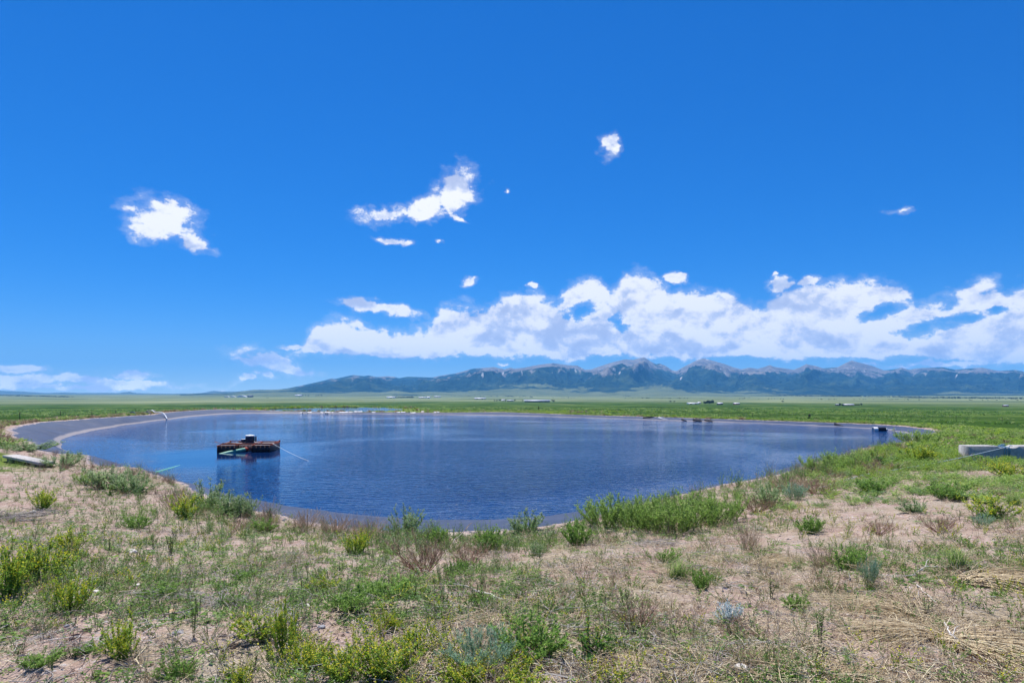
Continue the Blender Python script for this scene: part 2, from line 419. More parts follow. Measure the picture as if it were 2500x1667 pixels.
# ------------------------------------------------------------------ ground
def make_ground():
    azf = np.linspace(-R(52), R(52), 760)
    azb = np.linspace(R(52), R(308), 90)[1:-1]
    A = np.concatenate([azf, azb]); NA = len(A)
    rr = np.concatenate([[0.6], np.geomspace(1.6, 30, 150), np.geomspace(30, 14500, 260)[1:]]); NR = len(rr)
    X = np.outer(rr, np.sin(A)); Y = np.outer(rr, np.cos(A))
    Z = ground_z(X, Y)
    sd, _ = bank_sd(X, Y); sd = sd.reshape(X.shape)
    V = np.stack([X, Y, Z], -1).reshape(-1, 3)
    i = np.arange(NR - 1)[:, None] * NA; j = np.arange(NA)[None]; j2 = (j + 1) % NA
    Q = np.stack([i + j, i + j2, i + NA + j2, i + NA + j], -1).reshape(-1, 4)[:, ::-1]
    cap = np.arange(NA)[None, :]
    d = np.hypot(X, Y)
    right = sstep(4, 22, X)
    dirt = (1 - sstep(16, 34, d)) * (1 - 0.55 * right * sstep(9, 20, d))
    dirt = np.maximum(dirt, 0.95 * (1 - sstep(0.4, 2.2, sd)))
    far = sstep(1000, 1900, d + 900 * (fbm(X / 700, Y / 700, 51, 3) - 0.5))
    rim = (1 - sstep(3, 22, sd)) * (1 - sstep(130, 170, d))
    q = np.hypot((X - P2C[0]) / P2R[0], (Y - P2C[1]) / P2R[1])
    rim = np.maximum(rim, (1 - sstep(1.2, 2.2, q)) * 0.9)
    m, t, out = mat('ground')
    pos = t.new('ShaderNodeNewGeometry').outputs['Position']
    n1 = t.noise(pos, 0.9, 6, 0.6); n2 = t.noise(pos, 7.0, 6, 0.65); n3 = t.noise(pos, 45.0, 4, 0.6)
    soil = t.ramp(t.math('ADD', t.math('MULTIPLY', n1, 0.5), t.math('MULTIPLY', n2, 0.5)),
                  [(0.30, (0.185, 0.122, 0.104)), (0.46, (0.33, 0.242, 0.204)), (0.60, (0.455, 0.360, 0.315)), (0.8, (0.52, 0.43, 0.38))])
    vo = t.new('ShaderNodeTexVoronoi', feature='F1'); t.put(vo.inputs['Vector'], pos); vo.inputs['Scale'].default_value = 26.0
    vo2 = t.new('ShaderNodeTexVoronoi', feature='F1'); t.put(vo2.inputs['Vector'], pos); vo2.inputs['Scale'].default_value = 70.0
    sx = t.new('ShaderNodeSeparateColor'); t.l.new(vo.outputs['Color'], sx.inputs[0])
    peb = t.ramp(sx.outputs[0], [(0.0, (0.20, 0.15, 0.13)), (0.4, (0.40, 0.29, 0.24)), (0.7, (0.47, 0.40, 0.36)), (0.92, (0.36, 0.36, 0.39)), (1.0, (0.62, 0.58, 0.53))])
    pm = t.math('MULTIPLY', t.smooth(vo.outputs['Distance'], 0.55, 0.35), t.smooth(n2, 0.42, 0.58))
    soil = t.mix(t.math('MULTIPLY', pm, 0.8), soil, peb)
    soil = t.mix(t.math('MULTIPLY', t.smooth(n3, 0.55, 0.8), 0.5), soil, (0.16, 0.115, 0.09, 1))
    moss = t.smooth(t.math('ADD', n1, t.math('MULTIPLY', n3, 0.35)), 0.60, 0.80)
    soil = t.mix(t.math('MULTIPLY', moss, 0.42), soil, (0.16, 0.17, 0.085, 1))
    # pasture
    f1 = t.noise(pos, 0.011, 7, 0.66, 0.8); f2 = t.noise(pos, 0.045, 6, 0.68, 0.4); f3 = t.noise(pos, 0.9, 5, 0.7)
    fm = t.math('ADD', t.math('ADD', t.math('MULTIPLY', f1, 0.78), t.math('MULTIPLY', f2, 0.26)), t.math('MULTIPLY', f3, 0.10))
    field = t.ramp(fm, [(0.42, (0.014, 0.034, 0.010)), (0.52, (0.030, 0.066, 0.016)), (0.58, (0.050, 0.096, 0.022)), (0.64, (0.085, 0.132, 0.036)), (0.74, (0.17, 0.19, 0.085))])
    ol = t.ramp(f3, [(0.3, (0.080, 0.125, 0.028)), (0.5, (0.135, 0.185, 0.045)), (0.7, (0.21, 0.22, 0.085))])
    field = t.mix(t.math('MULTIPLY', t.attr('rim'), 0.8), field, ol)
    g1 = t.noise(pos, 0.0022, 6, 0.62, 0.5)
    farc = t.ramp(g1, [(0.36, (0.085, 0.115, 0.060)), (0.5, (0.15, 0.185, 0.095)), (0.64, (0.215, 0.245, 0.135))])
    field = t.mix(t.attr('far'), field, farc)
    dm = t.smooth(t.math('ADD', t.attr('dirt'), t.math('MULTIPLY', t.math('SUBTRACT', n1, 0.5), 1.0)), 0.38, 0.62)
    col = t.mix(dm, field, soil)
    hgt = t.math('ADD', t.math('ADD', t.math('MULTIPLY', n2, 0.6), t.math('MULTIPLY', n3, 0.25)), t.math('MULTIPLY', t.math('SUBTRACT', 0.5, vo2.outputs['Distance']), 0.3))
    hgt = t.math('ADD', hgt, t.math('MULTIPLY', t.math('SUBTRACT', 0.5, vo.outputs['Distance']), 0.5))
    bn = t.bump(hgt, 0.9, 0.03)
    bn2 = t.bump(t.math('ADD', f3, t.math('MULTIPLY', f2, 3.0)), 0.6, 0.5)
    mxn = t.new('ShaderNodeMix', data_type='VECTOR'); t.put(mxn.inputs[0], dm)
    t.put(mxn.inputs[4], bn2); t.put(mxn.inputs[5], bn)
    principled(t, out, col, 0.95, 0.0, normal=mxn.outputs[1])
    me = mesh_from('ground', V, [Q, cap], {'dirt': dirt.ravel(), 'far': far.ravel(), 'rim': rim.ravel()}, [m], smooth=True)
    return tag(link('ground', me), kind='structure')
make_ground()

# ------------------------------------------------------------------ water
def water_mat(name, deep, tone=1.0, sc=1.0):
    m, t, out = mat(name)
    pos = t.new('ShaderNodeNewGeometry').outputs['Position']
    mp = t.new('ShaderNodeMapping'); t.l.new(pos, mp.inputs[0])
    mp.inputs['Rotation'].default_value = (0, 0, R(-24)); mp.inputs['Scale'].default_value = (1.0, 2.3, 1.0)
    a = t.noise(mp.outputs[0], 2.5 * sc, 2, 0.5, 0.5); b = t.noise(mp.outputs[0], 1.1 * sc, 3, 0.5, 0.4); c = t.noise(mp.outputs[0], 7.0 * sc, 2, 0.5, 0.2)
    calm = t.smooth(t.noise(pos, 0.055, 3, 0.5, 0.8), 0.38, 0.60, 0.22, 1.0)
    h = t.math('ADD', t.math('ADD', t.math('MULTIPLY', a, 1.5), t.math('MULTIPLY', b, 0.6)), t.math('MULTIPLY', c, 0.26))
    lee = t.vmath('LENGTH', t.vmath('MULTIPLY', t.vmath('SUBTRACT', pos, (-13.5, 33.0, ZW)), (0.14, 0.11, 0.0)))
    calm = t.math('MULTIPLY', calm, t.smooth(lee, 0.35, 1.0, 0.08, 1.0))     # wind shadow of the raft
    h = t.math('MULTIPLY', h, calm)
    bn = t.bump(h, 1.0, 0.070 * tone)
    p = principled(t, out, deep, 0.06, 0.5, normal=bn)
    p.inputs['IOR'].default_value = 1.33
    return m
ext = RW + 0.9
wv = np.stack([C0[0] + ext * np.cos(TH), C0[1] + ext * np.sin(TH), np.full(MW, ZW)], -1)
tag(link('pond_water', mesh_from('pond_water', wv, [np.arange(MW)[None]], None, [water_mat('pond_water', (0.003, 0.018, 0.080))])), kind='structure')
aa = np.linspace(0, 2 * math.pi, 96, endpoint=False)
wv2 = np.stack([P2C[0] + P2R[0] * 1.12 * np.cos(aa), P2C[1] + P2R[1] * 1.12 * np.sin(aa), np.full(96, Z2)], -1)
tag(link('small_pond_water', mesh_from('small_pond_water', wv2, [np.arange(96)[None]], None, [water_mat('small_pond_water', (0.03, 0.06, 0.08), 0.5)])), kind='structure')

# ------------------------------------------------------------------ pond liner
def make_liner():
    rows = [-0.75, -0.3, -0.08, 0.0, 0.05, 0.12, 0.22, 0.35, 0.5, 0.65, 0.8, 0.92, 1.0]
    V, hh = [], []
    arc = np.concatenate([[0], np.cumsum(np.hypot(np.diff(BX), np.diff(BY)))])
    for tt in rows:
        r = RW + (RB - RW) * max(tt, 0) + min(tt, 0) * 5.0
        z = ZW + (ZB - ZW) * tt if tt >= 0 else ZW + tt * 1.0
        if tt > 0:
            z = z + 0.10 * (ZB - ZW) * math.sin(math.pi * tt)
            wr = (ridged(arc * 0.30 + tt * 0.6, arc * 0 + tt * 0.7, 3, 3) - 0.4) * 0.16 + (vnoise(arc * 1.3, arc * 0 + tt * 1.5, 9) - 0.5) * 0.07
            z = z + wr * math.sin(math.pi * min(tt * 0.96, 1)) ** 0.7 * 0.75
        else: z = z + np.zeros(MW)
        V.append(np.stack([C0[0] + r * np.cos(TH), C0[1] + r * np.sin(TH), z], -1)); hh.append(np.full(MW, tt))
    for o, dz in ((0.10, 0.025), (0.25, 0.0), (0.40, -0.30)):
        r = RB + o
        V.append(np.stack([C0[0] + r * np.cos(TH), C0[1] + r * np.sin(TH), ZB + dz + _wob2 * 0.06], -1)); hh.append(np.full(MW, 1.0 + o * 0.2))
    n = len(V); i = np.arange(n - 1)[:, None] * MW; j = np.arange(MW)[None]; j2 = (j + 1) % MW
    Q = np.stack([i + j, i + j2, i + MW + j2, i + MW + j], -1).reshape(-1, 4)
    m, t, out = mat('geomembrane')
    geo = t.new('ShaderNodeNewGeometry'); pos = geo.outputs['Position']
    n1 = t.noise(pos, 0.5, 5, 0.6); n2 = t.noise(pos, 4.0, 5, 0.6)
    base = t.ramp(t.math('ADD', t.math('MULTIPLY', n1, 0.6), t.math('MULTIPLY', n2, 0.4)), [(0.35, (0.016, 0.027, 0.056)), (0.55, (0.030, 0.044, 0.085)), (0.72, (0.070, 0.084, 0.13))])
    hat = t.math('ADD', t.attr('up'), t.math('MULTIPLY', t.math('SUBTRACT', n2, 0.5), 0.08))
    band = t.math('MULTIPLY', t.smooth(hat, 0.17, 0.10), t.smooth(hat, -0.02, 0.02))
    base = t.mix(t.math('MULTIPLY', band, 0.75), base, (0.26, 0.225, 0.21, 1))
    wet = t.smooth(hat, 0.02, -0.03)
    base = t.mix(wet, base, (0.05, 0.045, 0.05, 1))
    soil = t.smooth(t.math('ADD', hat, t.math('MULTIPLY', t.math('SUBTRACT', n2, 0.5), 0.35)), 0.97, 1.01)
    base = t.mix(soil, base, t.ramp(n2, [(0.3, (0.25, 0.175, 0.14)), (0.7, (0.40, 0.31, 0.26))]))
    principled(t, out, base, t.math('ADD', 0.46, t.math('MULTIPLY', n2, 0.2)), 0.35, normal=t.bump(n2, 0.25, 0.05))
    me = mesh_from('pond_liner', np.concatenate(V), [Q], {'up': np.concatenate(hh)}, [m], smooth=True)
    return tag(link('pond_liner', me), kind='structure')
make_liner()

# ------------------------------------------------------------------ mountains
z7 = [(0, 280), (150, 275), (300, 255), (450, 225), (560, 200), (615, 185), (640, 188), (770, 160), (850, 168), (880, 163), (940, 175), (1000, 170), (1060, 172), (1100, 183),
      (1160, 172), (1340, 178), (1400, 165), (1500, 150), (1630, 115), (1700, 110), (1780, 103), (1860, 120), (1900, 108), (1930, 115), (2000, 108), (2050, 97)]
z5 = [(35, 57), (100, 50), (170, 60), (215, 62), (250, 82), (280, 80), (370, 50), (440, 32), (480, 35), (520, 25), (535, 22), (570, 45), (590, 55), (610, 52), (640, 65), (670, 85),
      (690, 88), (720, 70), (780, 40), (815, 27), (850, 35), (920, 55), (960, 70), (1000, 80), (1040, 72), (1075, 78), (1100, 72), (1135, 60), (1160, 70), (1200, 75), (1250, 82),
      (1280, 70), (1310, 55), (1360, 65), (1390, 75), (1460, 70), (1500, 50), (1527, 38), (1570, 50), (1620, 62), (1680, 85), (1720, 82), (1765, 72), (1800, 82), (1850, 75),
      (1960, 70), (2020, 82), (2070, 78), (2150, 72), (2230, 88), (2310, 83), (2352, 92)]
prof = [(430, 963), (500, 960)] + [(600 + .34 * a, 860 + .34 * b) for a, b in z7] + [(1300 + .5102 * a, 860 + .5102 * b) for a, b in z5] + \
       [(2540, 905), (2600, 895), (2680, 900), (2780, 888), (2900, 905), (3050, 912)]
prof = np.array(prof)
def crest(u):
    """tangent of the skyline's elevation at the tangent of azimuth u"""
    return (HY - np.interp(u * F + 1250, prof[:, 0], prof[:, 1])) / F

wood = np.array([(430, 966), (560, 962), (620, 951), (700, 950), (740, 955), (800, 956), (900, 956), (960, 953), (1000, 957), (1100, 958), (1150, 956), (1230, 951), (1300, 946), (1340, 950), (1400, 955), (1500, 956),
                 (1560, 950), (1600, 941.5), (1640, 945), (1680, 956), (1750, 958), (1900, 963), (1980, 967), (2050, 970), (2150, 971), (2250, 972), (2290, 965), (2330, 960), (2400, 964), (2500, 968), (3050, 970)])
snowy = [(1178, 916, 3, 8, .25), (1228, 912, 3, 6, -.3), (1275, 911, 2.5, 8, .35), (1290, 906, 5, 2, 0), (1405, 905, 3, 6, .4), (1420, 900, 2, 4, 0), (1455, 908, 8, 1.8, 0), (1500, 903, 5, 4, .6), (1512, 911, 4, 5, -.5), (1570, 893, 3, 6, -.5),
         (1647, 906, 7, 3, .2), (1663, 923, 2.5, 7, -.6), (1728, 877, 7, 2, -.2), (1760, 900, 4, 3, 0), (2081, 902, 2.5, 6, -.45), (2110, 906, 2, 5, 0), (2335, 918, 3, 5, -.5), (2310, 915, 4, 2.5, 0)]
def make_mountains():
    NU, NRr = 1500, 230
    U = np.linspace((440 - 1250) / F, (3000 - 1250) / F, NU)
    r0, r1 = 4200.0, 9800.0
    tt = np.concatenate([np.linspace(0, 0.40, 60), np.linspace(0.40, 1.0, 140)[1:], np.linspace(1.0, 1.15, 31)[1:]])
    UU, TT = np.meshgrid(U, tt)
    D = r0 + (r1 - r0) * TT
    Xm = UU * D; Ym = D
    p = np.clip((D - 5400) / (r1 - 5400), 0, 1)          # 0 at the foot of the slopes, 1 at the crest
    ap = sstep(0, 1, (D - r0) / 2600)
    wob = (fbm(Xm / 1400, Ym / 1400, 61, 4) - 0.5) * 0.10
    warp = UU + wob * (1 - p)
    cr = crest(UU) * r1; crw = crest(warp) * r1
    sp = ridged(warp * 12, TT * 0.7, 71, 3, 0.55)
    sp2 = ridged(Xm / 640, Ym / 820, 81, 5, 0.55)
    sp3 = ridged(Xm / 250, Ym / 330, 85, 4, 0.55)
    fz = ground_z(Xm, Ym)
    gE = (HY - np.interp(U * F + 1250, wood[:, 0], wood[:, 1])) / F      # where the woods begin
    apron = (np.maximum(gE[None] * 5900 - fz, 0) * 0.85 + 14) * ap
    main = crw * (p ** 1.25) * (0.50 + 0.50 * p)
    spur = 0.74 * crw * np.exp(-((p - 0.46) / 0.24) ** 2) * (sp - 0.12)
    H = apron * (1 - p) + main + np.maximum(spur, 0)
    am = np.clip(cr / 300, 0.12, 1.2) * sstep(0.03, 0.25, p) * (1 - p ** 8)
    H = H + ((sp2 - 0.5) * 140 + (sp3 - 0.5) * 45) * am + (fbm(Xm / 80, Ym / 80, 91, 4) - 0.5) * 26 * am
    cap = cr / r1 * D * (0.995 - 0.16 * (1 - p)) - 6 * (1 - p)
    H = np.minimum(H, np.maximum(cap, apron) + 5 * sp2)
    wcr = sstep(0.88, 1.0, p) * (TT <= 1.0)
    H = H * (1 - wcr) + cr * wcr
    H = np.where(TT > 1.0, cr * (1 - (TT - 1) * 2.2) + (sp2 - .6) * 60 * (TT - 1) * 6, H)
    H = H * sstep(0.0, 0.06, TT)
    Zm = fz - 3 + H
    E = (Zm - CZ) / D
    lump = fbm(Xm / 260, Ym / 260, 101, 5)
    edge = fbm(Xm / 800, Ym / 620, 111, 6, 0.6)
    speck = fbm(Xm / 60, Ym / 150, 115, 3)
    forest = sstep(-0.0006, 0.0010, E - gE[None] + (edge - 0.5) * 0.026 * (1 - 0.6 * np.exp(-((UU * F + 1250 - 1600) / 60) ** 2)) + (speck - 0.5) * 0.005)
    rel = E / np.maximum(crest(UU), 1e-3)
    gully = ridged(warp * 55, TT * 1.6 + warp * 5, 141, 4, 0.6)
    rock = sstep(0.0, 1.0, ((Zm - 285) / 130 + (rel - 0.70) * 2.2 + (lump - 0.5) * 3.6 + (gully - 0.45) * 2.0 + (sp2 - 0.5) * 2.6) * 0.42 + 0.38)
    xs_, ys_ = UU * F + 1250, HY - E * F
    snow = np.zeros_like(E)
    for a_, b_, wx, wy, sl in snowy:
        q = ((xs_ - a_) - sl * (ys_ - b_)) / wx; r_ = (ys_ - b_) / (wy * 0.75)
        snow = np.maximum(snow, 0.6 * sstep(1.0, 0.5, q * q * 2.6 + r_ * r_ + (lump - .5) * 3.0 + (speck - .5) * 1.5) * (TT <= 1.0))
    V = np.stack([Xm, Ym, Zm], -1).reshape(-1, 3)
    i = np.arange(len(tt) - 1)[:, None] * NU; j = np.arange(NU - 1)[None]
    Q = np.stack([i + j, i + j + 1, i + NU + j + 1, i + NU + j], -1).reshape(-1, 4)
    m, t, out = mat('mountainside')
    pos = t.new('ShaderNodeNewGeometry').outputs['Position']
    n1 = t.noise(pos, 0.012, 6, 0.65); n2 = t.noise(pos, 0.0035, 5, 0.6)
    fo = t.ramp(n1, [(0.33, (0.012, 0.030, 0.034)), (0.52, (0.024, 0.052, 0.050)), (0.7, (0.048, 0.085, 0.064))])
    ro = t.ramp(t.math('ADD', t.math('MULTIPLY', n1, 0.6), t.math('MULTIPLY', n2, 0.4)), [(0.35, (0.14, 0.135, 0.13)), (0.5, (0.25, 0.23, 0.215)), (0.66, (0.38, 0.35, 0.325))])
    me_ = t.ramp(t.math('ADD', t.math('MULTIPLY', n1, 0.4), t.math('MULTIPLY', n2, 0.6)), [(0.35, (0.10, 0.135, 0.065)), (0.65, (0.215, 0.25, 0.13))])
    fo = t.mix(t.math('MULTIPLY', t.smooth(n2, 0.50, 0.66), 0.6), fo, (0.085, 0.125, 0.070, 1))
    c = t.mix(t.attr('forest'), me_, fo)
    rk = t.smooth(t.math('ADD', t.attr('rock'), t.math('MULTIPLY', t.math('SUBTRACT', n1, 0.5), 0.9)), 0.25, 0.85)
    c = t.mix(rk, c, ro)
    c = t.mix(t.attr('snow'), c, (0.86, 0.84, 0.80, 1))
    principled(t, out, c, 0.95, 0.0, normal=t.bump(n1, 1.0, 70.0))
    me = mesh_from('mountains', V, [Q], {'forest': forest.ravel(), 'rock': rock.ravel(), 'snow': snow.ravel()}, [m], smooth=True)
    return tag(link('mountains', me), kind='structure')
make_mountains()

def make_hills():
    """low far hills along the left horizon"""
    U = np.linspace(-0.95, -0.30, 260)
    xs = U * F + 1250
    hp = np.array([(-300, 952), (-60, 953), (0, 953.5), (60, 956), (110, 959), (160, 957.5), (200, 959), (290, 958.8), (305, 956.5), (318, 956), (330, 959), (420, 961), (480, 960), (500, 958),
                   (522, 953.5), (540, 955), (575, 955.5), (620, 954), (680, 951), (740, 953), (780, 962)])
    e = (HY - np.interp(xs, hp[:, 0], hp[:, 1])) / F
    D = 12500.0
    V, F4 = [], []
    n = len(U)
    ks = [(-900, 0.0), (-450, 0.55), (0, 1.0), (500, 0.6), (1000, 0.0)]
    for dd, k in ks:
        V.append(np.stack([U * (D + dd), np.full(n, D + dd), np.where(True, (e * (D) + 1.7) * k + (1 - k) * 0.0 + (fbm(U * 60, U * 0 + dd, 4, 3) - .5) * 8 * k, 0)], -1))
    for a in range(len(ks) - 1):
        j = np.arange(n - 1); F4.append(np.stack([a * n + j, a * n + j + 1, (a + 1) * n + j + 1, (a + 1) * n + j], -1))
    m, t, out = mat('far_hills')
    pos = t.new('ShaderNodeNewGeometry').outputs['Position']
    n1 = t.noise(pos, 0.004, 5, 0.6)
    principled(t, out, t.ramp(n1, [(0.35, (0.07, 0.09, 0.06)), (0.65, (0.15, 0.17, 0.10))]), 0.95, 0.05)
    tag(link('far_hills', mesh_from('far_hills', np.concatenate(V), F4, None, [m], smooth=True)), kind='structure')
make_hills()

# ------------------------------------------------------------------ haze: the blue air of the wide valley
def make_haze():
    x, y0, y1, z0, z1 = 15500.0, -15500.0, 15500.0, -22.0, 760.0
    V = [(-x, y0, z0), (x, y0, z0), (x, y1, z0), (-x, y1, z0), (-x, y0, z1), (x, y0, z1), (x, y1, z1), (-x, y1, z1)]
    Q = [(0, 3, 2, 1), (4, 5, 6, 7), (0, 1, 5, 4), (1, 2, 6, 5), (2, 3, 7, 6), (3, 0, 4, 7)]
    m, t, out = mat('haze')
    v = t.new('ShaderNodeVolumePrincipled')
    v.inputs['Color'].default_value = (0.12, 0.48, 1.0, 1)
    v.inputs['Density'].default_value = HAZE
    v.inputs['Anisotropy'].default_value = 0.1
    t.l.new(v.outputs[0], out.inputs['Volume'])
    tag(link('haze', mesh_from('haze', V, [np.array(Q)], None, [m])), kind='stuff')
HAZE = 7.8e-5
make_haze()
# ------------------------------------------------------------------ solid helpers
class MB:
    """collects boxes, tubes and turned shapes into one mesh"""
    def __init__(s): s.V = []; s.F = []; s.n = 0
    def raw(s, V, faces):
        V = np.asarray(V, float).reshape(-1, 3)
        for f in faces: s.F.append(np.asarray(f, int) + s.n)
        s.V.append(V); s.n += len(V)
    def box(s, c, d, rz=0.0, bev=0.0):
        bevel = min(bev, min(d) * 0.45)
        x, y, z = [q / 2 for q in d]
        ca, sa = math.cos(rz), math.sin(rz)
        if bevel <= 0:
            V = np.array([(i * x, j * y, k * z) for k in (-1, 1) for i, j in ((-1, -1), (1, -1), (1, 1), (-1, 1))])
            F4 = [[(0, 3, 2, 1), (4, 5, 6, 7), (0, 1, 5, 4), (1, 2, 6, 5), (2, 3, 7, 6), (3, 0, 4, 7)]]
        else:
            b = bevel; L = []
            for zz, ins in ((-z, b), (-z + b, 0), (z - b, 0), (z, b)):
                xx, yy = x - ins, y - ins
                L += [(-xx + b * (ins == 0), -yy, zz), (xx - b * (ins == 0), -yy, zz), (xx, -yy + b * (ins == 0), zz), (xx, yy - b * (ins == 0), zz),
                      (xx - b * (ins == 0), yy, zz), (-xx + b * (ins == 0), yy, zz), (-xx, yy - b * (ins == 0), zz), (-xx, -yy + b * (ins == 0), zz)]
            V = np.array(L); F4 = [[], []]
            for r in range(3):
                for i in range(8): F4[0].append((r * 8 + i, r * 8 + (i + 1) % 8, r * 8 + 8 + (i + 1) % 8, r * 8 + 8 + i))
            F4[1] = [tuple(range(7, -1, -1)), tuple(range(24, 32))]
        V = np.stack([V[:, 0] * ca - V[:, 1] * sa + c[0], V[:, 0] * sa + V[:, 1] * ca + c[1], V[:, 2] + c[2]], -1)
        s.raw(V, F4); return s
    def tube(s, pts, r, k=8, caps=True):
        pts = np.asarray(pts, float); n = len(pts)
        r = np.broadcast_to(np.asarray(r, float), (n,))
        T = np.gradient(pts, axis=0); T /= np.maximum(np.linalg.norm(T, axis=1, keepdims=True), 1e-9)
        up = np.array((0, 0, 1.0)) if abs(T[:, 2]).max() < 0.95 else np.array((1.0, 0.13, 0))
        A = np.cross(T, up); A /= np.maximum(np.linalg.norm(A, axis=1, keepdims=True), 1e-9)
        B = np.cross(A, T)
        a = np.arange(k) * 2 * math.pi / k
        V = pts[:, None] + r[:, None, None] * (np.cos(a)[None, :, None] * A[:, None] + np.sin(a)[None, :, None] * B[:, None])
        i = np.arange(n - 1)[:, None] * k; j = np.arange(k)[None]; j2 = (j + 1) % k
        F4 = [np.stack([i + j, i + k + j, i + k + j2, i + j2], -1).reshape(-1, 4)]
        if caps: F4 += [np.arange(k)[None], np.arange(k)[::-1][None] + (n - 1) * k]
        s.raw(V.reshape(-1, 3), F4); return s
    def lathe(s, prof_, c, k=24):
        n = len(prof_); a = np.arange(k) * 2 * math.pi / k
        V = np.array([[(c[0] + r * math.cos(q), c[1] + r * math.sin(q), c[2] + z) for q in a] for r, z in prof_]).reshape(-1, 3)
        i = np.arange(n - 1)[:, None] * k; j = np.arange(k)[None]; j2 = (j + 1) % k
        s.raw(V, [np.stack([i + j, i + j2, i + k + j2, i + k + j], -1).reshape(-1, 4), np.arange(k)[::-1][None], np.arange(k)[None] + (n - 1) * k]); return s
    def build(s, name, m, parent=None, loc=(0, 0, 0), rz=0.0, smooth=False):
        by = {}
        for f in s.F: by.setdefault(f.shape[1], []).append(f)
        me = mesh_from(name, np.concatenate(s.V), [np.concatenate(v) for v in by.values()], None, [m], smooth=False)
        if smooth: me.shade_smooth(); me.set_sharp_from_angle(angle=R(40))
        return link(name, me, parent, loc, rz)

def plain(name, c1, c2, rough=0.6, spec=0.3, scale=8.0, metal=0.0, bump=0.1, bd=0.01):
    m, t, out = mat(name)
    co = t.new('ShaderNodeTexCoord').outputs['Object']
    n = t.noise(co, scale, 6, 0.62)
    principled(t, out, t.ramp(n, [(0.32, c1), (0.68, c2)]), t.math('ADD', rough - 0.1, t.math('MULTIPLY', n, 0.2)), spec, metal, t.bump(n, bump, bd))
    return m
MT = {}
MT['hull'] = plain('dark_red_steel', (0.035, 0.016, 0.015), (0.085, 0.032, 0.026), 0.55, 0.4, 5)
MT['rust'] = plain('rusty_red_steel', (0.16, 0.035, 0.022), (0.34, 0.085, 0.045), 0.65, 0.3, 14)
MT['deck'] = plain('weathered_deck_panel', (0.16, 0.17, 0.19), (0.30, 0.31, 0.33), 0.5, 0.4, 6)
MT['motor'] = plain('dark_blue_enamel', (0.012, 0.014, 0.032), (0.026, 0.028, 0.055), 0.4, 0.5, 10)
MT['silver'] = plain('pale_metal', (0.55, 0.58, 0.60), (0.75, 0.77, 0.78), 0.4, 0.5, 12)
MT['screen'] = plain('corroded_bar', (0.32, 0.20, 0.17), (0.55, 0.40, 0.36), 0.7, 0.3, 20)
MT['hose'] = plain('green_rubber', (0.05, 0.24, 0.17), (0.15, 0.40, 0.30), 0.45, 0.4, 4)
MT['couple'] = plain('red_coupling', (0.30, 0.04, 0.02), (0.50, 0.09, 0.05), 0.5, 0.4, 12)
MT['rope'] = plain('pale_blue_rope', (0.34, 0.42, 0.50), (0.62, 0.70, 0.74), 0.85, 0.1, 60)
MT['knot'] = plain('blue_rope', (0.06, 0.16, 0.30), (0.22, 0.38, 0.52), 0.85, 0.1, 60)
MT['concrete'] = plain('weathered_concrete', (0.26, 0.25, 0.245), (0.42, 0.41, 0.40), 0.9, 0.15, 9, 0, 0.5, 0.01)
MT['slab'] = plain('pale_concrete', (0.30, 0.285, 0.27), (0.45, 0.435, 0.42), 0.9, 0.15, 9, 0, 0.4, 0.008)
MT['white'] = plain('white_paint', (0.66, 0.66, 0.66), (0.82, 0.82, 0.81), 0.5, 0.4, 3)
MT['black'] = plain('black_plastic', (0.010, 0.010, 0.014), (0.022, 0.022, 0.030), 0.4, 0.4, 5)
MT['post'] = plain('dark_post', (0.018, 0.022, 0.016), (0.050, 0.045, 0.035), 0.8, 0.2, 6)
MT['wire'] = plain('fence_wire', (0.10, 0.10, 0.10), (0.18, 0.18, 0.18), 0.5, 0.5, 6)
MT['pvc'] = plain('pale_pipe', (0.46, 0.48, 0.50), (0.66, 0.68, 0.70), 0.5, 0.4, 3)
MT['board'] = plain('bleached_board', (0.42, 0.38, 0.33), (0.62, 0.57, 0.50), 0.85, 0.2, 9)
MT['sheet'] = plain('torn_pale_sheet', (0.40, 0.40, 0.43), (0.64, 0.64, 0.66), 0.6, 0.3, 4)
MT['fold'] = plain('dark_liner_underside', (0.010, 0.010, 0.014), (0.03, 0.03, 0.04), 0.5, 0.4, 4)
MT['bwall'] = plain('barn_wall', (0.34, 0.33, 0.32), (0.50, 0.48, 0.46), 0.8, 0.2, 0.3)
MT['dwall'] = plain('dark_barn_wall', (0.035, 0.035, 0.040), (0.075, 0.07, 0.07), 0.8, 0.2, 0.3)
MT['rwall'] = plain('red_barn_wall', (0.20, 0.06, 0.045), (0.30, 0.10, 0.07), 0.8, 0.2, 0.3)
MT['wroof'] = plain('white_metal_roof', (0.50, 0.51, 0.53), (0.66, 0.66, 0.68), 0.45, 0.4, 0.3)
MT['groof'] = plain('grey_metal_roof', (0.30, 0.34, 0.40), (0.44, 0.48, 0.54), 0.5, 0.4, 0.3)
MT['droof'] = plain('dark_roof', (0.045, 0.05, 0.06), (0.09, 0.09, 0.11), 0.6, 0.3, 0.3)
MT['ddoor'] = plain('dark_opening', (0.012, 0.012, 0.014), (0.025, 0.025, 0.03), 0.8, 0.2, 0.5)

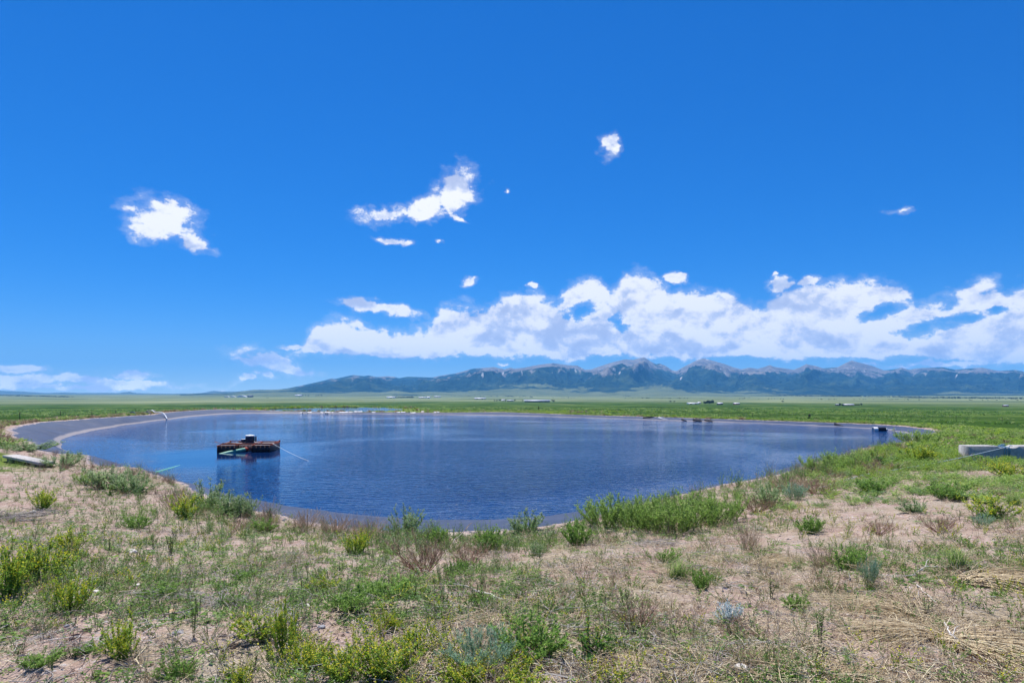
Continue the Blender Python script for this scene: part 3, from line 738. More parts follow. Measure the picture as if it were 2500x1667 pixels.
# ------------------------------------------------------------------ pump float
PS = 0.87
def make_pump():
    p = pix(594, 1104, ZW)            # middle of the front edge on the water
    o = empty('pump_float', (p[0], p[1], ZW), R(7))
    o.scale = (PS, PS, PS * 0.8)
    tag(o, 'rusty red floating pump raft with a dark motor, out on the pond', 'pump raft')
    # pontoons: two low steel boxes with a rim and recessed deck panels; the gap between them is the intake
    for nm, cx, w in (('pontoon', -0.99, 1.02), ('pontoon', 0.99, 1.06)):
        b = MB().box((cx, 1.35, 0.20), (w, 2.7, 0.56), 0, 0.02)
        for k in range(5): b.box((cx - w / 2 + 0.03 + k * (w - 0.06) / 4, -0.014, 0.20), (0.035, 0.03, 0.54))
        po = b.build(nm, MT['hull'], o)
        d = MB()
        for y0, y1 in ((0.06, 0.62), (0.98, 1.72), (1.86, 2.62)):
            d.box((cx, (y0 + y1) / 2, 0.487), (w - 0.14, y1 - y0, 0.016), 0, 0.004)
        d.build('deck_panel', MT['deck'], po)
        rm = MB()
        for yy in (0.02, 0.80, 1.79, 2.68): rm.box((cx, yy, 0.500), (w + 0.03, 0.055, 0.05), 0, 0.008)
        for sx in (-1, 1): rm.box((cx + sx * w / 2, 1.35, 0.503), (0.05, 2.72, 0.05), 0, 0.008)
        rm.build('rim', MT['rust'], po)
    fr = MB()
    fr.box((0, 0.80, 0.545), (3.02, 0.07, 0.07), 0, 0.008); fr.box((0.25, 2.69, 0.560), (2.5, 0.07, 0.07), 0, 0.008)
    fr.box((-1.1, 2.55, 0.640), (0.72, 0.05, 0.05), 0, 0.006)
    for sx in (-1.49, 1.49): fr.box((sx, 1.74, 0.545), (0.07, 1.86, 0.07), 0, 0.008)
    fr.box((-0.42, 1.7, 0.545), (0.07, 1.80, 0.07), 0, 0.008); fr.box((0.42, 1.7, 0.545), (0.07, 1.80, 0.07), 0, 0.008)
    for sx in (-1.49, 1.49):
        fr.box((sx, 2.69, 0.60), (0.09, 0.09, 0.12), 0, 0.01)
    fr.tube([(-1.5, 0.85, 0.56), (-1.75, 0.95, 0.66), (-1.92, 1.05, 0.72)], 0.018, 6)
    fr.build('frame', MT['rust'], o)
    MB().box((0, 1.75, 0.20), (0.96, 1.8, 0.54), 0, 0.01).build('intake_well', MT['hull'], o)
    sc = MB()
    for k in range(11): sc.box((-0.40 + k * 0.08, 0.74, 0.20), (0.022, 0.022, 0.60))
    sc.box((0, 0.745, 0.47), (0.9, 0.04, 0.05)); sc.box((0, 0.745, 0.05), (0.9, 0.04, 0.05))
    sc.build('intake_screen', MT['screen'], o)
    mo = MB().lathe([(0.30, 0.0), (0.30, 0.05), (0.24, 0.06), (0.235, 0.10), (0.245, 0.12), (0.245, 0.46), (0.22, 0.49)], (-0.02, 1.55, 0.58), 28)
    for k in range(14):
        a = k * 2 * math.pi / 14
        mo.box((-0.02 + 0.25 * math.cos(a), 1.55 + 0.25 * math.sin(a), 0.87), (0.025, 0.012, 0.30), a)
    mo.box((-0.02, 1.55, 0.565), (0.78, 0.62, 0.04), 0, 0.006)
    mobj = mo.build('motor', MT['motor'], o, smooth=True)
    MB().lathe([(0.225, 0.0), (0.27, 0.005), (0.275, 0.07), (0.21, 0.11), (0.10, 0.115), (0.10, 0.14), (0.0, 0.142)], (-0.02, 1.55, 1.065), 28).build('motor_cap', MT['silver'], mobj, smooth=True)
    pl = MB().box((0.30, 1.62, 0.82), (0.035, 0.34, 0.50), 0, 0.006); pl.box((0.34, 1.62, 0.62), (0.10, 0.36, 0.06), 0, 0.006)
    pl.build('guard_plate', MT['motor'], o)
    bx = MB().box((-0.42, 1.62, 0.72), (0.24, 0.22, 0.22), 0, 0.015)
    bobj = bx.build('control_box', MT['motor'], o)
    MB().box((-0.42, 1.62, 0.842), (0.26, 0.24, 0.022), 0, 0.006).build('lid', MT['silver'], bobj)
    MB().tube([(-0.52, 1.60, 0.66), (-0.8, 1.45, 0.60), (-1.2, 1.25, 0.585), (-1.5, 1.0, 0.60)], 0.022, 6).build('cable', MT['black'], o)
    MB().tube([(0.30, 1.30, 0.66), (0.48, 1.15, 0.62), (0.72, 1.10, 0.60)], 0.024, 6).build('conduit', MT['silver'], o)
    cp = MB().tube([(0.02, 0.72, 0.17), (-0.06, 0.52, 0.15)], 0.125, 16)
    cp.tube([(0.0, 0.66, 0.165), (-0.02, 0.62, 0.16)], 0.165, 16); cp.tube([(-0.05, 0.55, 0.152), (-0.065, 0.51, 0.148)], 0.16, 16)
    cp.build('coupling', MT['couple'], o)
    return o
make_pump()
pump = bpy.data.objects['pump_float']

def make_hose():
    c, s_ = PS * math.cos(R(7)), PS * math.sin(R(7))
    def w(x, y, z): return (pump.location.x + x * c - y * s_, pump.location.y + x * s_ + y * c, ZW + PS * 0.8 * z)
    shore = pix(354, 1161, ZW); g = ray_ground(352, 1166)
    a = w(-0.06, 0.5, 0.15)
    ctrl = [a, w(-0.30, 0.22, 0.10), w(-0.62, -0.1, 0.03), w(-0.98, -0.4, -0.06), w(-1.3, -0.8, -0.17)]
    e = np.array(ctrl[-1])
    for q in np.linspace(0.1, 1, 12):
        pt = e * (1 - q) + shore * q
        pt[2] = ZW - 0.125 + 0.10 * q ** 1.6; ctrl.append(tuple(pt))
    out_ = np.array((C0[0] - 4, C0[1])) - shore[:2]; out_ = -out_ / np.linalg.norm(out_)
    for d in (0.5, 1.1, 1.8, 2.6):
        x, y = shore[0] + out_[0] * d, shore[1] + out_[1] * d
        ctrl.append((x, y, ZW + 0.02 + 0.15 * d))
    ctrl = np.array(ctrl); n = len(ctrl)
    q = np.linspace(0, n - 1, n * 5)
    pts = np.stack([np.interp(q, np.arange(n), ctrl[:, i]) for i in range(3)], -1)
    k = np.hanning(7); k /= k.sum()
    for i in range(3): pts[3:-3, i] = np.convolve(pts[:, i], k, 'valid')
    o = MB().tube(pts, np.interp(np.arange(len(pts)), [0, 14, 24, len(pts)], [0.105, 0.10, 0.085, 0.085]), 14).build('discharge_hose', MT['hose'], smooth=True)
    tag(o, 'green rubber hose from the pump raft to the near shore', 'hose')
make_hose()

def make_mooring():
    c, s_ = PS * math.cos(R(7)), PS * math.sin(R(7))
    a = np.array((pump.location.x + 1.5 * c - 0.8 * s_, pump.location.y + 0.80 * c + 1.5 * s_, ZW + 0.57 * PS * 0.8))
    b = pix(752, 1124, ZW); mid = (a * 0.5 + b * 0.5) - np.array((0, 0, 0.05))
    b2 = b + (b - a) * 0.5; b2[2] = ZW - 0.2
    pts = [a, a * .75 + mid * .25 - np.array((0, 0, .012)), mid, mid * .4 + b * .6 - np.array((0, 0, .02)), b, b2]
    o = MB().tube(pts, 0.009, 6).build('mooring_rope', MT['rope'])
    tag(o, 'pale mooring rope slanting from the raft corner into the water', 'rope')
make_mooring()

# ------------------------------------------------------------------ concrete anchors
def gz(x, y): return float(ground_z(np.array([float(x)]), np.array([float(y)]))[0])
def make_blocks():
    x, y, z = ray_ground(2366, 1124)
    L, D, H = 5.2, 0.62, 0.54
    # profile along the length: the top steps down into a lifting notch
    xs = [0, 0.012, 1.05, 1.16, 1.72, 1.86, 3.9, 4.0, L]
    zt = [H - .01, H, H, H - 0.07, H - 0.07, H, H, H - 0.07, H - .07]
    V = []
    for xx, tz in zip(xs, zt):
        V += [(xx, 0, -0.25), (xx, 0.0, tz - 0.03), (xx, 0.03, tz), (xx, D - 0.03, tz), (xx, D, tz - 0.03), (xx, D, -0.25)]
    n = len(xs); Q = []
    for i in range(n - 1):
        for j in range(5): Q.append((i * 6 + j, i * 6 + 6 + j, i * 6 + 7 + j, i * 6 + 1 + j))
    b = MB(); b.raw(V, [np.array(Q), np.array([(0, 1, 2, 3, 4, 5)]), np.array([tuple(range((n - 1) * 6 + 5, (n - 1) * 6 - 1, -1))])])
    o = b.build('concrete_block', MT['concrete'], None, (x, y, z + 0.01), R(-1.5))
    tag(o, 'long pale concrete anchor block with a blue rope tied round it', 'concrete block')
    ca, sa = math.cos(R(-1.5)), math.sin(R(-1.5))
    def w(a, b_, c): return np.array((x + a * ca - b_ * sa, y + a * sa + b_ * ca, z + .01 + c))
    r = MB(); rng = np.random.default_rng(4)
    for k in range(4):
        xx = 1.30 + k * 0.06 + rng.normal(0, .015)
        r.tube([w(xx, -0.014, 0.1), w(xx + .01, -0.016, H - .10), w(xx, 0.02, H - 0.052), w(xx + .02, D - 0.02, H - 0.052), w(xx + .02, D + .016, H - .11), w(xx, D + .016, .1)], 0.014, 6)
    for k in range(9):
        p0 = w(1.36 + rng.normal(0, .12), 0.16 + rng.normal(0, .09), H - 0.03 + abs(rng.normal(0, .02))); p1 = p0 + np.array((rng.normal(0, .14), rng.normal(0, .08), rng.normal(0, .03)))
        r.tube([p0, (p0 + p1) / 2 + np.array((0, 0, .04)), p1], 0.013, 6)
    kn = r.build('rope', MT['knot'])
    tag(kn, 'blue rope lashing knotted in the notch of the concrete block', 'rope')
    gx, gy, g = ray_ground(2127, 1158)
    gx2, gy2, g2 = ray_ground(1985, 1196)
    top = w(1.30, -0.02, H - 0.055); gnd = np.array((gx, gy, g + 0.02))
    pts = [top * (1 - q) + gnd * q - np.array((0, 0, 0.10 * math.sin(math.pi * q))) * (0.6) for q in np.linspace(0, 1, 9)]
    for q in np.linspace(0.12, 1, 9):
        xx = gx + (gx2 - gx) * q; yy = gy + (gy2 - gy) * q + 0.15 * math.sin(5 * q); pts.append((xx, yy, gz(xx, yy) + 0.03))
    o = MB().tube(pts, 0.010, 6).build('anchor_rope', MT['rope'])
    tag(o, 'taut pale blue rope running from the concrete block down into the grass', 'rope')
    # beam on the other side
    a = ray_ground(14, 1126); b_ = ray_ground(104, 1143)
    a = np.array(a); b_ = np.array(b_); L = np.linalg.norm(b_[:2] - a[:2]); ang_ = math.atan2(b_[1] - a[1], b_[0] - a[0])
    zz = (a[2] + b_[2]) / 2
    bm = MB().box((L / 2, 0.12, 0.125), (L, 0.42, 0.08), 0, 0.004)
    o = bm.build('concrete_beam', MT['slab'], None, (a[0], a[1], zz + 0.02), ang_)
    tag(o, 'flat pale concrete beam lying in the weeds near the bank', 'concrete beam')
    dst = plain('dark_stone', (0.10, 0.10, 0.10), (0.2, 0.19, 0.18), 0.9, 0.1, 9)
    for q, lab in ((0.80, 'dark stone propping up the nearer end of the flat concrete beam'), (0.15, 'dark stone propping up the farther end of the flat concrete beam')):
        bl = MB().box((L * q, 0.12, 0.02), (0.5, 0.3, 0.145), 0.1, 0.03)
        tag(bl.build('bearing_stone', dst, None, (a[0], a[1], zz + 0.02), ang_), lab, 'stone')
make_blocks()

# ------------------------------------------------------------------ wire fences
def make_fence(pts, ph, lab, r=0.045, jig=0.06, wires=(0.45, 0.8, 1.1)):
    rng = np.random.default_rng(len(pts))
    x0, y0 = pts[0]
    o = empty('wire_fence', (x0, y0, gz(x0, y0))); tag(o, lab, 'fence')
    tops = []
    for i, (x, y) in enumerate(pts):
        z = gz(x, y); h = ph * (1 + rng.uniform(-.08, .08)); lx, ly = rng.normal(0, jig, 2)
        b = MB().tube([(0, 0, -0.4), (lx * .5, ly * .5, h * .5), (lx, ly, h)], r, 7)
        b.build('post', MT['post'], o, (x - x0, y - y0, z - gz(x0, y0)))
        tops.append((x - x0, y - y0, z - gz(x0, y0)))
    w = MB()
    for hh in wires:
        w.tube([(a, b_ + 0.05, c + hh * ph / 1.3) for a, b_, c in tops], 0.006, 4)
    w.build('wire', MT['wire'], o)
make_fence([(-62.7 - 3.835 * k, 85 + 13.36 * k) for k in range(-2, 17)], 1.30, 'wire fence of thin dark posts running beyond the wide dark liner slope')
bpost = []
for k in range(19):
    q = k / 18; bpost.append((-4 + 82 * q, 118 - 34 * q + 2.5 * math.sin(5 * q)))
make_fence(bpost, 0.85, 'low wire fence along the pasture behind the far bank, under the mountains', 0.022)
for xs, yb, hpx, lab in ((1315, 1005, 11, 'stout dark wooden post standing alone on the far bank beside the yellow weeds'),
                         (1976, 1024, 10, 'short thick dark post behind the far bank, near the black barrel')):
    x, y, z = ray_ground(xs, yb - 2)
    h = hpx * y / F
    b = MB().tube([(0, 0, -0.4), (0.0, 0, h * .6), (0.02, 0, h)], [0.16, 0.15, 0.14], 8); b.box((0.02, 0, h + 0.02), (0.34, 0.3, 0.05), 0.2, 0.01)
    tag(b.build('wooden_post', MT['post'], None, (x, y, z)), lab, 'post')

# ------------------------------------------------------------------ things along the waterline
def slope_pt(xs, ys):
    """the point of the liner slope seen at a source pixel: between waterline and bank edge along that direction"""
    best = None
    for z in np.linspace(ZW, -0.5, 60):
        p = pix(xs, ys, z); th = math.atan2(p[1] - C0[1], p[0] - C0[0]); r = math.hypot(p[0] - C0[0], p[1] - C0[1])
        rw, rb, zb = np.interp(th, TH, RW), np.interp(th, TH, RB), np.interp(th, TH, ZB)
        tt = (r - rw) / max(rb - rw, .1); zz = ZW + (zb - ZW) * tt
        if best is None or abs(zz - z) < best[0]: best = (abs(zz - z), p)
    return best[1]

def make_pipe():
    P0, P1 = slope_pt(379, 1009), slope_pt(404, 1024)
    th = math.atan2(P0[1] - C0[1], P0[0] - C0[0])
    top = np.array((C0[0] + (np.interp(th, TH, RB) + 0.8) * math.cos(th), C0[1] + (np.interp(th, TH, RB) + 0.8) * math.sin(th), np.interp(th, TH, ZB) + 0.20))
    th1 = math.atan2(P1[1] - C0[1], P1[0] - C0[0])
    bot = np.array((C0[0] + (np.interp(th1, TH, RW) - 0.2) * math.cos(th1), C0[1] + (np.interp(th1, TH, RW) - 0.2) * math.sin(th1), ZW + 0.10))
    pts = [top + np.array((-0.8, 0.8, 0.25)), top] + [top * (1 - q) + bot * q + np.array((0.25 * math.sin(math.pi * q), 0, 0.30 * math.sin(math.pi * q))) for q in np.linspace(.15, 1, 8)]
    o = MB().tube(pts, 0.065, 10).build('inlet_pipe', MT['pvc'], smooth=True)
    tag(o, 'pale pipe bending down the dark liner slope into the water', 'pipe')
    q = MB().box((0, 0, 0), (1.1, 0.22, 0.12), 0.1, 0.02)
    tag(q.build('bleached_plank', MT['board'], None, tuple(top + np.array((-1.0, 1.0, 0.18)))), 'bleached plank lying on the bank above the pale pipe', 'plank')
    dk = MB()
    for sh in (-1.6, -3.4):
        a = top + np.array((sh * 1.0 - .6, sh * -0.2, -0.10)); b = bot + np.array((sh * 1.1, 0, 0.15))
        dk.tube([a * (1 - q) + b * q * 1.0 + np.array((0.5 * math.sin(math.pi * q), 0, 0.28 * math.sin(math.pi * q))) for q in np.linspace(0.02, 0.72, 8)], [0.03, .06, .09, .10, .10, .08, .05, .02], 6)
    tag(dk.build('liner_wrinkles', MT['fold'], smooth=True), 'pair of dark raised liner wrinkles next to the pale pipe', 'liner flap')
make_pipe()

def make_barrel():
    p = pix(2136, 1052, ZW); p[1] += 0.3
    o = empty('floating_barrel', (p[0], p[1], ZW), R(4)); tag(o, 'black barrel with a bright white open end, half afloat by the far shore', 'barrel')
    rr = 0.20; cz = 0.10
    MB().tube([(0.36, 0, cz), (1.02, 0, cz)], rr * 1.06, 20).build('drum', MT['black'], o, smooth=True)
    w = MB()
    k = 20; a = np.arange(k) * 2 * math.pi / k; V = []
    for x_, r_ in ((0.36, rr), (0.0, rr), (0.0, rr - .025), (0.30, rr - .025)): V += [(x_, r_ * math.cos(q), cz + r_ * math.sin(q)) for q in a]
    Q = [(i * k + j, i * k + (j + 1) % k, i * k + k + (j + 1) % k, i * k + k + j) for i in range(3) for j in range(k)]
    w.raw(V, [np.array(Q), np.arange(k)[None] + 3 * k]); w.build('sleeve', MT['white'], o)
    tl = MB().tube([(1.02, 0, cz), (1.10, 0, cz)], 0.04, 10); tl.lathe([(0.02, -0.10), (0.09, -.06), (0.11, 0.0), (0.09, 0.06), (0.02, 0.10)], (1.16, -0.02, cz), 12)
    tl.build('outlet', MT['silver'], o)
    MB().tube([(1.2, 0, cz), (1.6, 0.1, cz + .02), (2.2, 0.3, 0.10)], 0.03, 8).build('spout', MT['silver'], o)
make_barrel()

def make_folds():
    """buckled flaps of liner: dark bent strips standing proud of the slope"""
    def chev(name, xs, ys, sz, m, lab, n=2, flip=1, group=None):
        p = slope_pt(xs, ys); s = sz * p[1] / F
        b = MB()
        for i in range(n):
            x0 = i * s * 0.62
            b.tube([(x0 + s * 0.8, 0.8, 0.22), (x0 + s * 0.3, 0.3, 0.16), (x0, 0.0, 0.10), (x0 + s * 0.35, -0.45, 0.03), (x0 + s * .9, -0.9, -0.02)],
                   [0.03, 0.10, 0.15, 0.10, 0.03], 7)
        tag(b.build(name, m, None, tuple(p), smooth=True), lab, 'liner flap', group)
    chev('liner_flap', 1694, 1027, 15, MT['fold'], 'pair of black V shaped liner flaps, nearest the white torn sheet', 2)
    chev('liner_flap', 1722, 1028, 13, MT['fold'], 'smaller grey black V shaped flaps beside the black pair', 2)
    chev('liner_flap', 1666, 1026, 6, MT['fold'], 'single tiny black V shaped flap on the pale far slope', 1)
    chev('liner_flap', 2040, 1038, 8, MT['fold'], 'single black V shaped flap near the black barrel', 1)
    chev('liner_flap', 1572, 1022, 38, MT['fold'], 'long low dark liner buckle on the far slope', 1)
    chev('torn_sheet', 1608, 1023, 20, MT['sheet'], 'white torn sheet caught on the far liner slope', 1)
    rng = np.random.default_rng(9)
    grp = 'white scraps along the far waterline'
    for i, xs in enumerate([786, 800, 812, 832, 838, 846, 856, 868, 878, 912, 972, 984, 1008, 1032, 1062, 1070, 736, 756]):
        p = slope_pt(xs, 1007.5 + rng.uniform(-2.2, 0.8)); L = rng.uniform(0.3, 0.9)
        b = MB(); n = 9; V = []
        for k in range(n):
            q = k / (n - 1); wdt = 0.25 * math.sin(math.pi * (0.1 + 0.8 * q))
            x_ = L * (q - .5); zz = 0.10 + 0.08 * rng.uniform(); yy = rng.normal(0, .06)
            V += [(x_, yy - wdt, 0.02), (x_, yy - wdt * .3, zz), (x_, yy + wdt, zz * .7), (x_, yy + wdt * 1.1, 0.0)]
        Q = [(k * 4 + j, k * 4 + 4 + j, k * 4 + 5 + j, k * 4 + 1 + j) for k in range(n - 1) for j in range(3)]
        b.raw(V, [np.array(Q)])
        o = b.build('white_scrap', MT['sheet'], None, tuple(p), rng.uniform(-.5, .5))
        tag(o, 'crumpled white sheet scrap on the waterline in front of the small pond', 'scrap', grp)
make_folds()

# ------------------------------------------------------------------ ranch buildings out on the plain
def barn(xs0, xs1, yb, hpx, wall, roof, lab, dep=0.55, name='barn', doors=1, cat='barn', roofpx=None, lean=0):
    xm = (xs0 + xs1) / 2
    x, y, z = ray_ground(xm, yb, 9000)
    w = (xs1 - xs0) * y / F; h = hpx * y / F; d = max(w * dep, 4)
    rh = (roofpx if roofpx is not None else hpx * 0.45) * y / F; wh = h - rh
    o = empty(name, (x, y, z)); tag(o, lab, cat)
    b = MB().box((0, d / 2, wh / 2 - 0.3), (w, d, wh + 0.6))
    for sx in (-1, 1):
        b.raw([(sx * (w / 2 - .01), 0.05, wh), (sx * (w / 2 - .01), d - .05, wh), (sx * (w / 2 - .01), d / 2, wh + rh - .05)], [np.array([(0, 1, 2)])])
    b.build('wall', wall, o)
    ov = 0.03 * w; t_ = 0.25
    r = MB()
    V = [(-w / 2 - ov, -ov, wh), (w / 2 + ov, -ov, wh), (w / 2 + ov, d / 2, wh + rh), (-w / 2 - ov, d / 2, wh + rh), (w / 2 + ov, d + ov, wh), (-w / 2 - ov, d + ov, wh)]
    V += [(a, b_, c + t_) for a, b_, c in V]
    r.raw(V, [np.array([(0, 3, 2, 1), (3, 5, 4, 2), (6, 7, 8, 9), (9, 8, 10, 11), (0, 1, 7, 6), (5, 11, 10, 4), (1, 2, 8, 7), (2, 4, 10, 8), (0, 6, 9, 3), (3, 9, 11, 5)])])
    r.build('roof', roof, o)
    for k in range(doors):
        dx = (k + 0.5) / doors * w - w / 2
        MB().box((dx * 0.9, -0.12, wh * .40), (w / doors * 0.32, 0.2, wh * .8)).build('door', MT['ddoor'], o)
    return o
def hoop(xs0, xs1, yb, hpx, lab, grp=None):
    xm = (xs0 + xs1) / 2
    x, y, z = ray_ground(xm, yb, 9000); w = (xs1 - xs0) * y / F; h = hpx * y / F
    o = empty('hoop_shed', (x, y, z)); tag(o, lab, 'shed', grp)
    n = 14; a = np.linspace(0, math.pi, n); b = MB(); V = []
    for yy, sc in ((0, .93), (0.6, 1.0), (w * .6, 1.0)): V += [(-w / 2 * math.cos(q) * sc, yy, h * math.sin(q) * sc - 0.2) for q in a]
    Q = [(i * n + j, i * n + j + 1, i * n + n + j + 1, i * n + n + j) for i in range(2) for j in range(n - 1)]
    b.raw(V, [np.array(Q), np.arange(n)[::-1][None], np.arange(n)[None] + 2 * n]); b.build('cover', MT['wroof'], o)
    MB().box((0, -0.15, h * .22), (w * .16, .2, h * .44)).build('door', MT['bwall'], o)
hoop(547, 558, 969.2, 2.6, 'smallest white hoop shed, first of three in a row on the plain')
hoop(560, 573, 969.2, 2.9, 'middle white hoop shed of three in a row on the plain')
hoop(577, 599, 969.4, 4.2, 'widest white hoop shed, beside the black shed on the plain')
barn(604, 616, 969.6, 5.0, MT['dwall'], MT['droof'], 'small black shed beside the widest white hoop shed')
barn(720, 736, 966.8, 3.4, MT['bwall'], MT['wroof'], 'white roofed barn standing alone left of small dark trees, below the low ridge end')
barn(944, 964, 971.6, 3.6, MT['white'], MT['wroof'], 'white barn at the head of a row of dark trees')
barn(1022, 1040, 972.0, 3.0, MT['bwall'], MT['wroof'], 'pale low house just past the row of dark trees', cat='house', name='house')
barn(1042, 1050, 972.2, 4.2, MT['white'], MT['wroof'], 'small bright white shed beside the pale low house', name='shed', cat='shed')
barn(1060, 1075, 969.8, 2.6, MT['bwall'], MT['wroof'], 'tiny pale barn far out, behind the white shed')
barn(1158, 1185, 974.4, 3.6, MT['bwall'], MT['wroof'], 'long low barn with a white roof, left of the long dark barn', doors=2)
barn(1224, 1233, 978.6, 3.6, MT['white'], MT['wroof'], 'small white cabin among scrub, left of the long dark barn', name='cabin', cat='cabin')
barn(1238, 1254, 979.6, 3.2, MT['dwall'], MT['groof'], 'grey roofed shed next to the small white cabin', name='shed', cat='shed')
barn(1281, 1342, 981.8, 5.8, MT['dwall'], MT['groof'], 'very long dark barn with a grey roof, the longest on the plain', dep=0.3, doors=4)
barn(1680, 1706, 986.6, 3.8, MT['white'], MT['wroof'], 'long white barn left of the dark tree clump', doors=2)
barn(1704, 1711, 985.9, 4.6, MT['bwall'], MT['wroof'], 'taller white shed between the long white barn and the dark trees', name='shed', cat='shed')
barn(1752, 1765, 988.0, 5.0, MT['dwall'], MT['wroof'], 'dark walled house with a white roof right of the dark tree clump', name='house', cat='house')
barn(1792, 1806, 987.6, 4.2, MT['rwall'], MT['wroof'], 'lone red shed with a white roof on the plain', name='shed', cat='shed')
barn(2062, 2086, 990.6, 4.2, MT['dwall'], MT['wroof'], 'dark ranch house with a white roof among trees under the pointed peak', name='ranch_house', cat='house', doors=2)
barn(2042, 2052, 990.2, 3.6, MT['dwall'], MT['groof'], 'little grey roofed shed beside the dark ranch house', name='shed', cat='shed')
barn(2452, 2463, 992.6, 4.0, MT['rwall'], MT['groof'], 'small lone dark red shed far out near the picture edge', name='shed', cat='shed')

# ------------------------------------------------------------------ far trees: trunk and leafy crown
def leafcloud(rng, n, rx, rz, sz, cz, clumps=7):
    cc = rng.normal(0, 1, (clumps, 3)); cc /= np.linalg.norm(cc, axis=1, keepdims=True); cc *= rng.uniform(0.3, 0.75, (clumps, 1))
    k = rng.integers(0, clumps, n)
    p = cc[k] + rng.normal(0, 0.22, (n, 3))
    p[:, :2] *= rx; p[:, 2] = p[:, 2] * rz + cz
    d1 = rng.normal(0, 1, (n, 3)); d1 /= np.linalg.norm(d1, axis=1, keepdims=True)
    d2 = np.cross(d1, rng.normal(0, 1, (n, 3))); d2 /= np.linalg.norm(d2, axis=1, keepdims=True)
    s = sz * rng.uniform(.6, 1.3, (n, 1))
    V = np.stack([p - d1 * s, p + d2 * s * .6, p + d1 * s, p - d2 * s * .6], 1).reshape(-1, 3)
    return V, np.arange(4 * n).reshape(-1, 4), np.repeat(rng.uniform(0, 1, n), 4)

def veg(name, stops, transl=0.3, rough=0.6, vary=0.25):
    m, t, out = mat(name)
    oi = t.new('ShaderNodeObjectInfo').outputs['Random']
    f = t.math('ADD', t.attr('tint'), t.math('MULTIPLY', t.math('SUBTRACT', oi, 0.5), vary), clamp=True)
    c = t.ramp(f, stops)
    p = t.new('ShaderNodeBsdfPrincipled'); t.l.new(c, p.inputs['Base Color']); p.inputs['Roughness'].default_value = rough; p.inputs['Specular IOR Level'].default_value = 0.25
    tr = t.new('ShaderNodeBsdfTranslucent'); t.l.new(c, tr.inputs[0])
    mx_ = t.new('ShaderNodeMixShader'); mx_.inputs[0].default_value = transl
    t.l.new(p.outputs[0], mx_.inputs[1]); t.l.new(tr.outputs[0], mx_.inputs[2]); t.l.new(mx_.outputs[0], out.inputs[0])
    return m
MT['fartree'] = veg('far_tree_leaves', [(0, (0.010, 0.022, 0.010)), (0.6, (0.022, 0.042, 0.016)), (1, (0.04, 0.065, 0.022))], 0.15)
MT['bark'] = plain('bark', (0.05, 0.04, 0.03), (0.10, 0.08, 0.06), 0.9, 0.1, 3)
TREEM = []
for k in range(3):
    rng = np.random.default_rng(40 + k)
    V, Q, ti = leafcloud(rng, 420, 0.42, 0.42, 0.075, 0.56, 9)
    TREEM.append(mesh_from('crown', V, [Q], {'tint': ti}, [MT['fartree']]))
_tb = MB().tube([(0, 0, -0.05), (0.01, 0, 0.25), (0.0, 0.01, 0.55)], [0.05, 0.035, 0.015], 6)
_tt = _tb.build('trunk', MT['bark']); TRUNKM = _tt.data; bpy.data.objects.remove(_tt)
def tree(xs, yb, hpx, wpx, lab, grp, k=0):
    x, y, z = ray_ground(xs, yb, 9000)
    o = empty('tree', (x, y, z), k * 1.3); tag(o, lab, 'tree', grp)
    h, w = hpx * y / F, wpx * y / F
    link('trunk', TRUNKM, o); link('crown', TREEM[k % 3], o)
    o.scale = (w, w, h)
rng = np.random.default_rng(12)
i = 0
for xs in (739, 746, 753, 772, 778, 785):
    tree(xs, 966.8 + rng.uniform(-.2, .3), rng.uniform(2.6, 4), rng.uniform(4, 7), 'tiny dark tree right of the lone white roofed barn', 'small trees past the lone white roofed barn', i); i += 1
for xs in np.linspace(967, 1009, 15):
    tree(xs + rng.uniform(-.8, .8), 971.8 + rng.uniform(-.2, .2), rng.uniform(3.2, 5.4), rng.uniform(3, 5), 'dark tree in the straight row behind the white barn', 'row of dark trees by the white barn', i); i += 1
for xs in (1207, 1213, 1220, 1234, 1257, 1276, 1284, 1349):
    tree(xs, 979.2 + rng.uniform(-.3, .4), rng.uniform(3, 4.5), rng.uniform(5, 8), 'low dark scrub tree near the small cabin and the long dark barn', 'scrub trees round the long dark barn', i); i += 1
tree(1352, 981.9, 6.5, 6, 'pointed dark evergreen just right of the long dark barn', None, 1)
for xs in (1719.5, 1723, 1726.5, 1730, 1733.5, 1737, 1741):
    tree(xs, 986.9 + rng.uniform(-.2, .2), rng.uniform(8, 11.5), rng.uniform(6, 9), 'tall dark tree in the dense clump beside the long white barn', 'dense tree clump on the plain', i); i += 1
for xs in (2044, 2051, 2056, 2060, 2088, 2092, 2097, 2103):
    tree(xs, 990.4 + rng.uniform(-.3, .3), rng.uniform(4, 7), rng.uniform(5, 8), 'dark tree crowding the dark ranch house under the pointed peak', 'trees round the dark ranch house', i); i += 1
tree(1911, 981.5, 4.0, 9, 'lone dark round tree on the pale plain', None, 2)
tree(1637, 981.5, 4.0, 8, 'dark bushy tree, left of two on the plain before the white barns', None, 0)
tree(1646, 981.5, 3.6, 7, 'dark bushy tree, right of two on the plain before the white barns', None, 1)

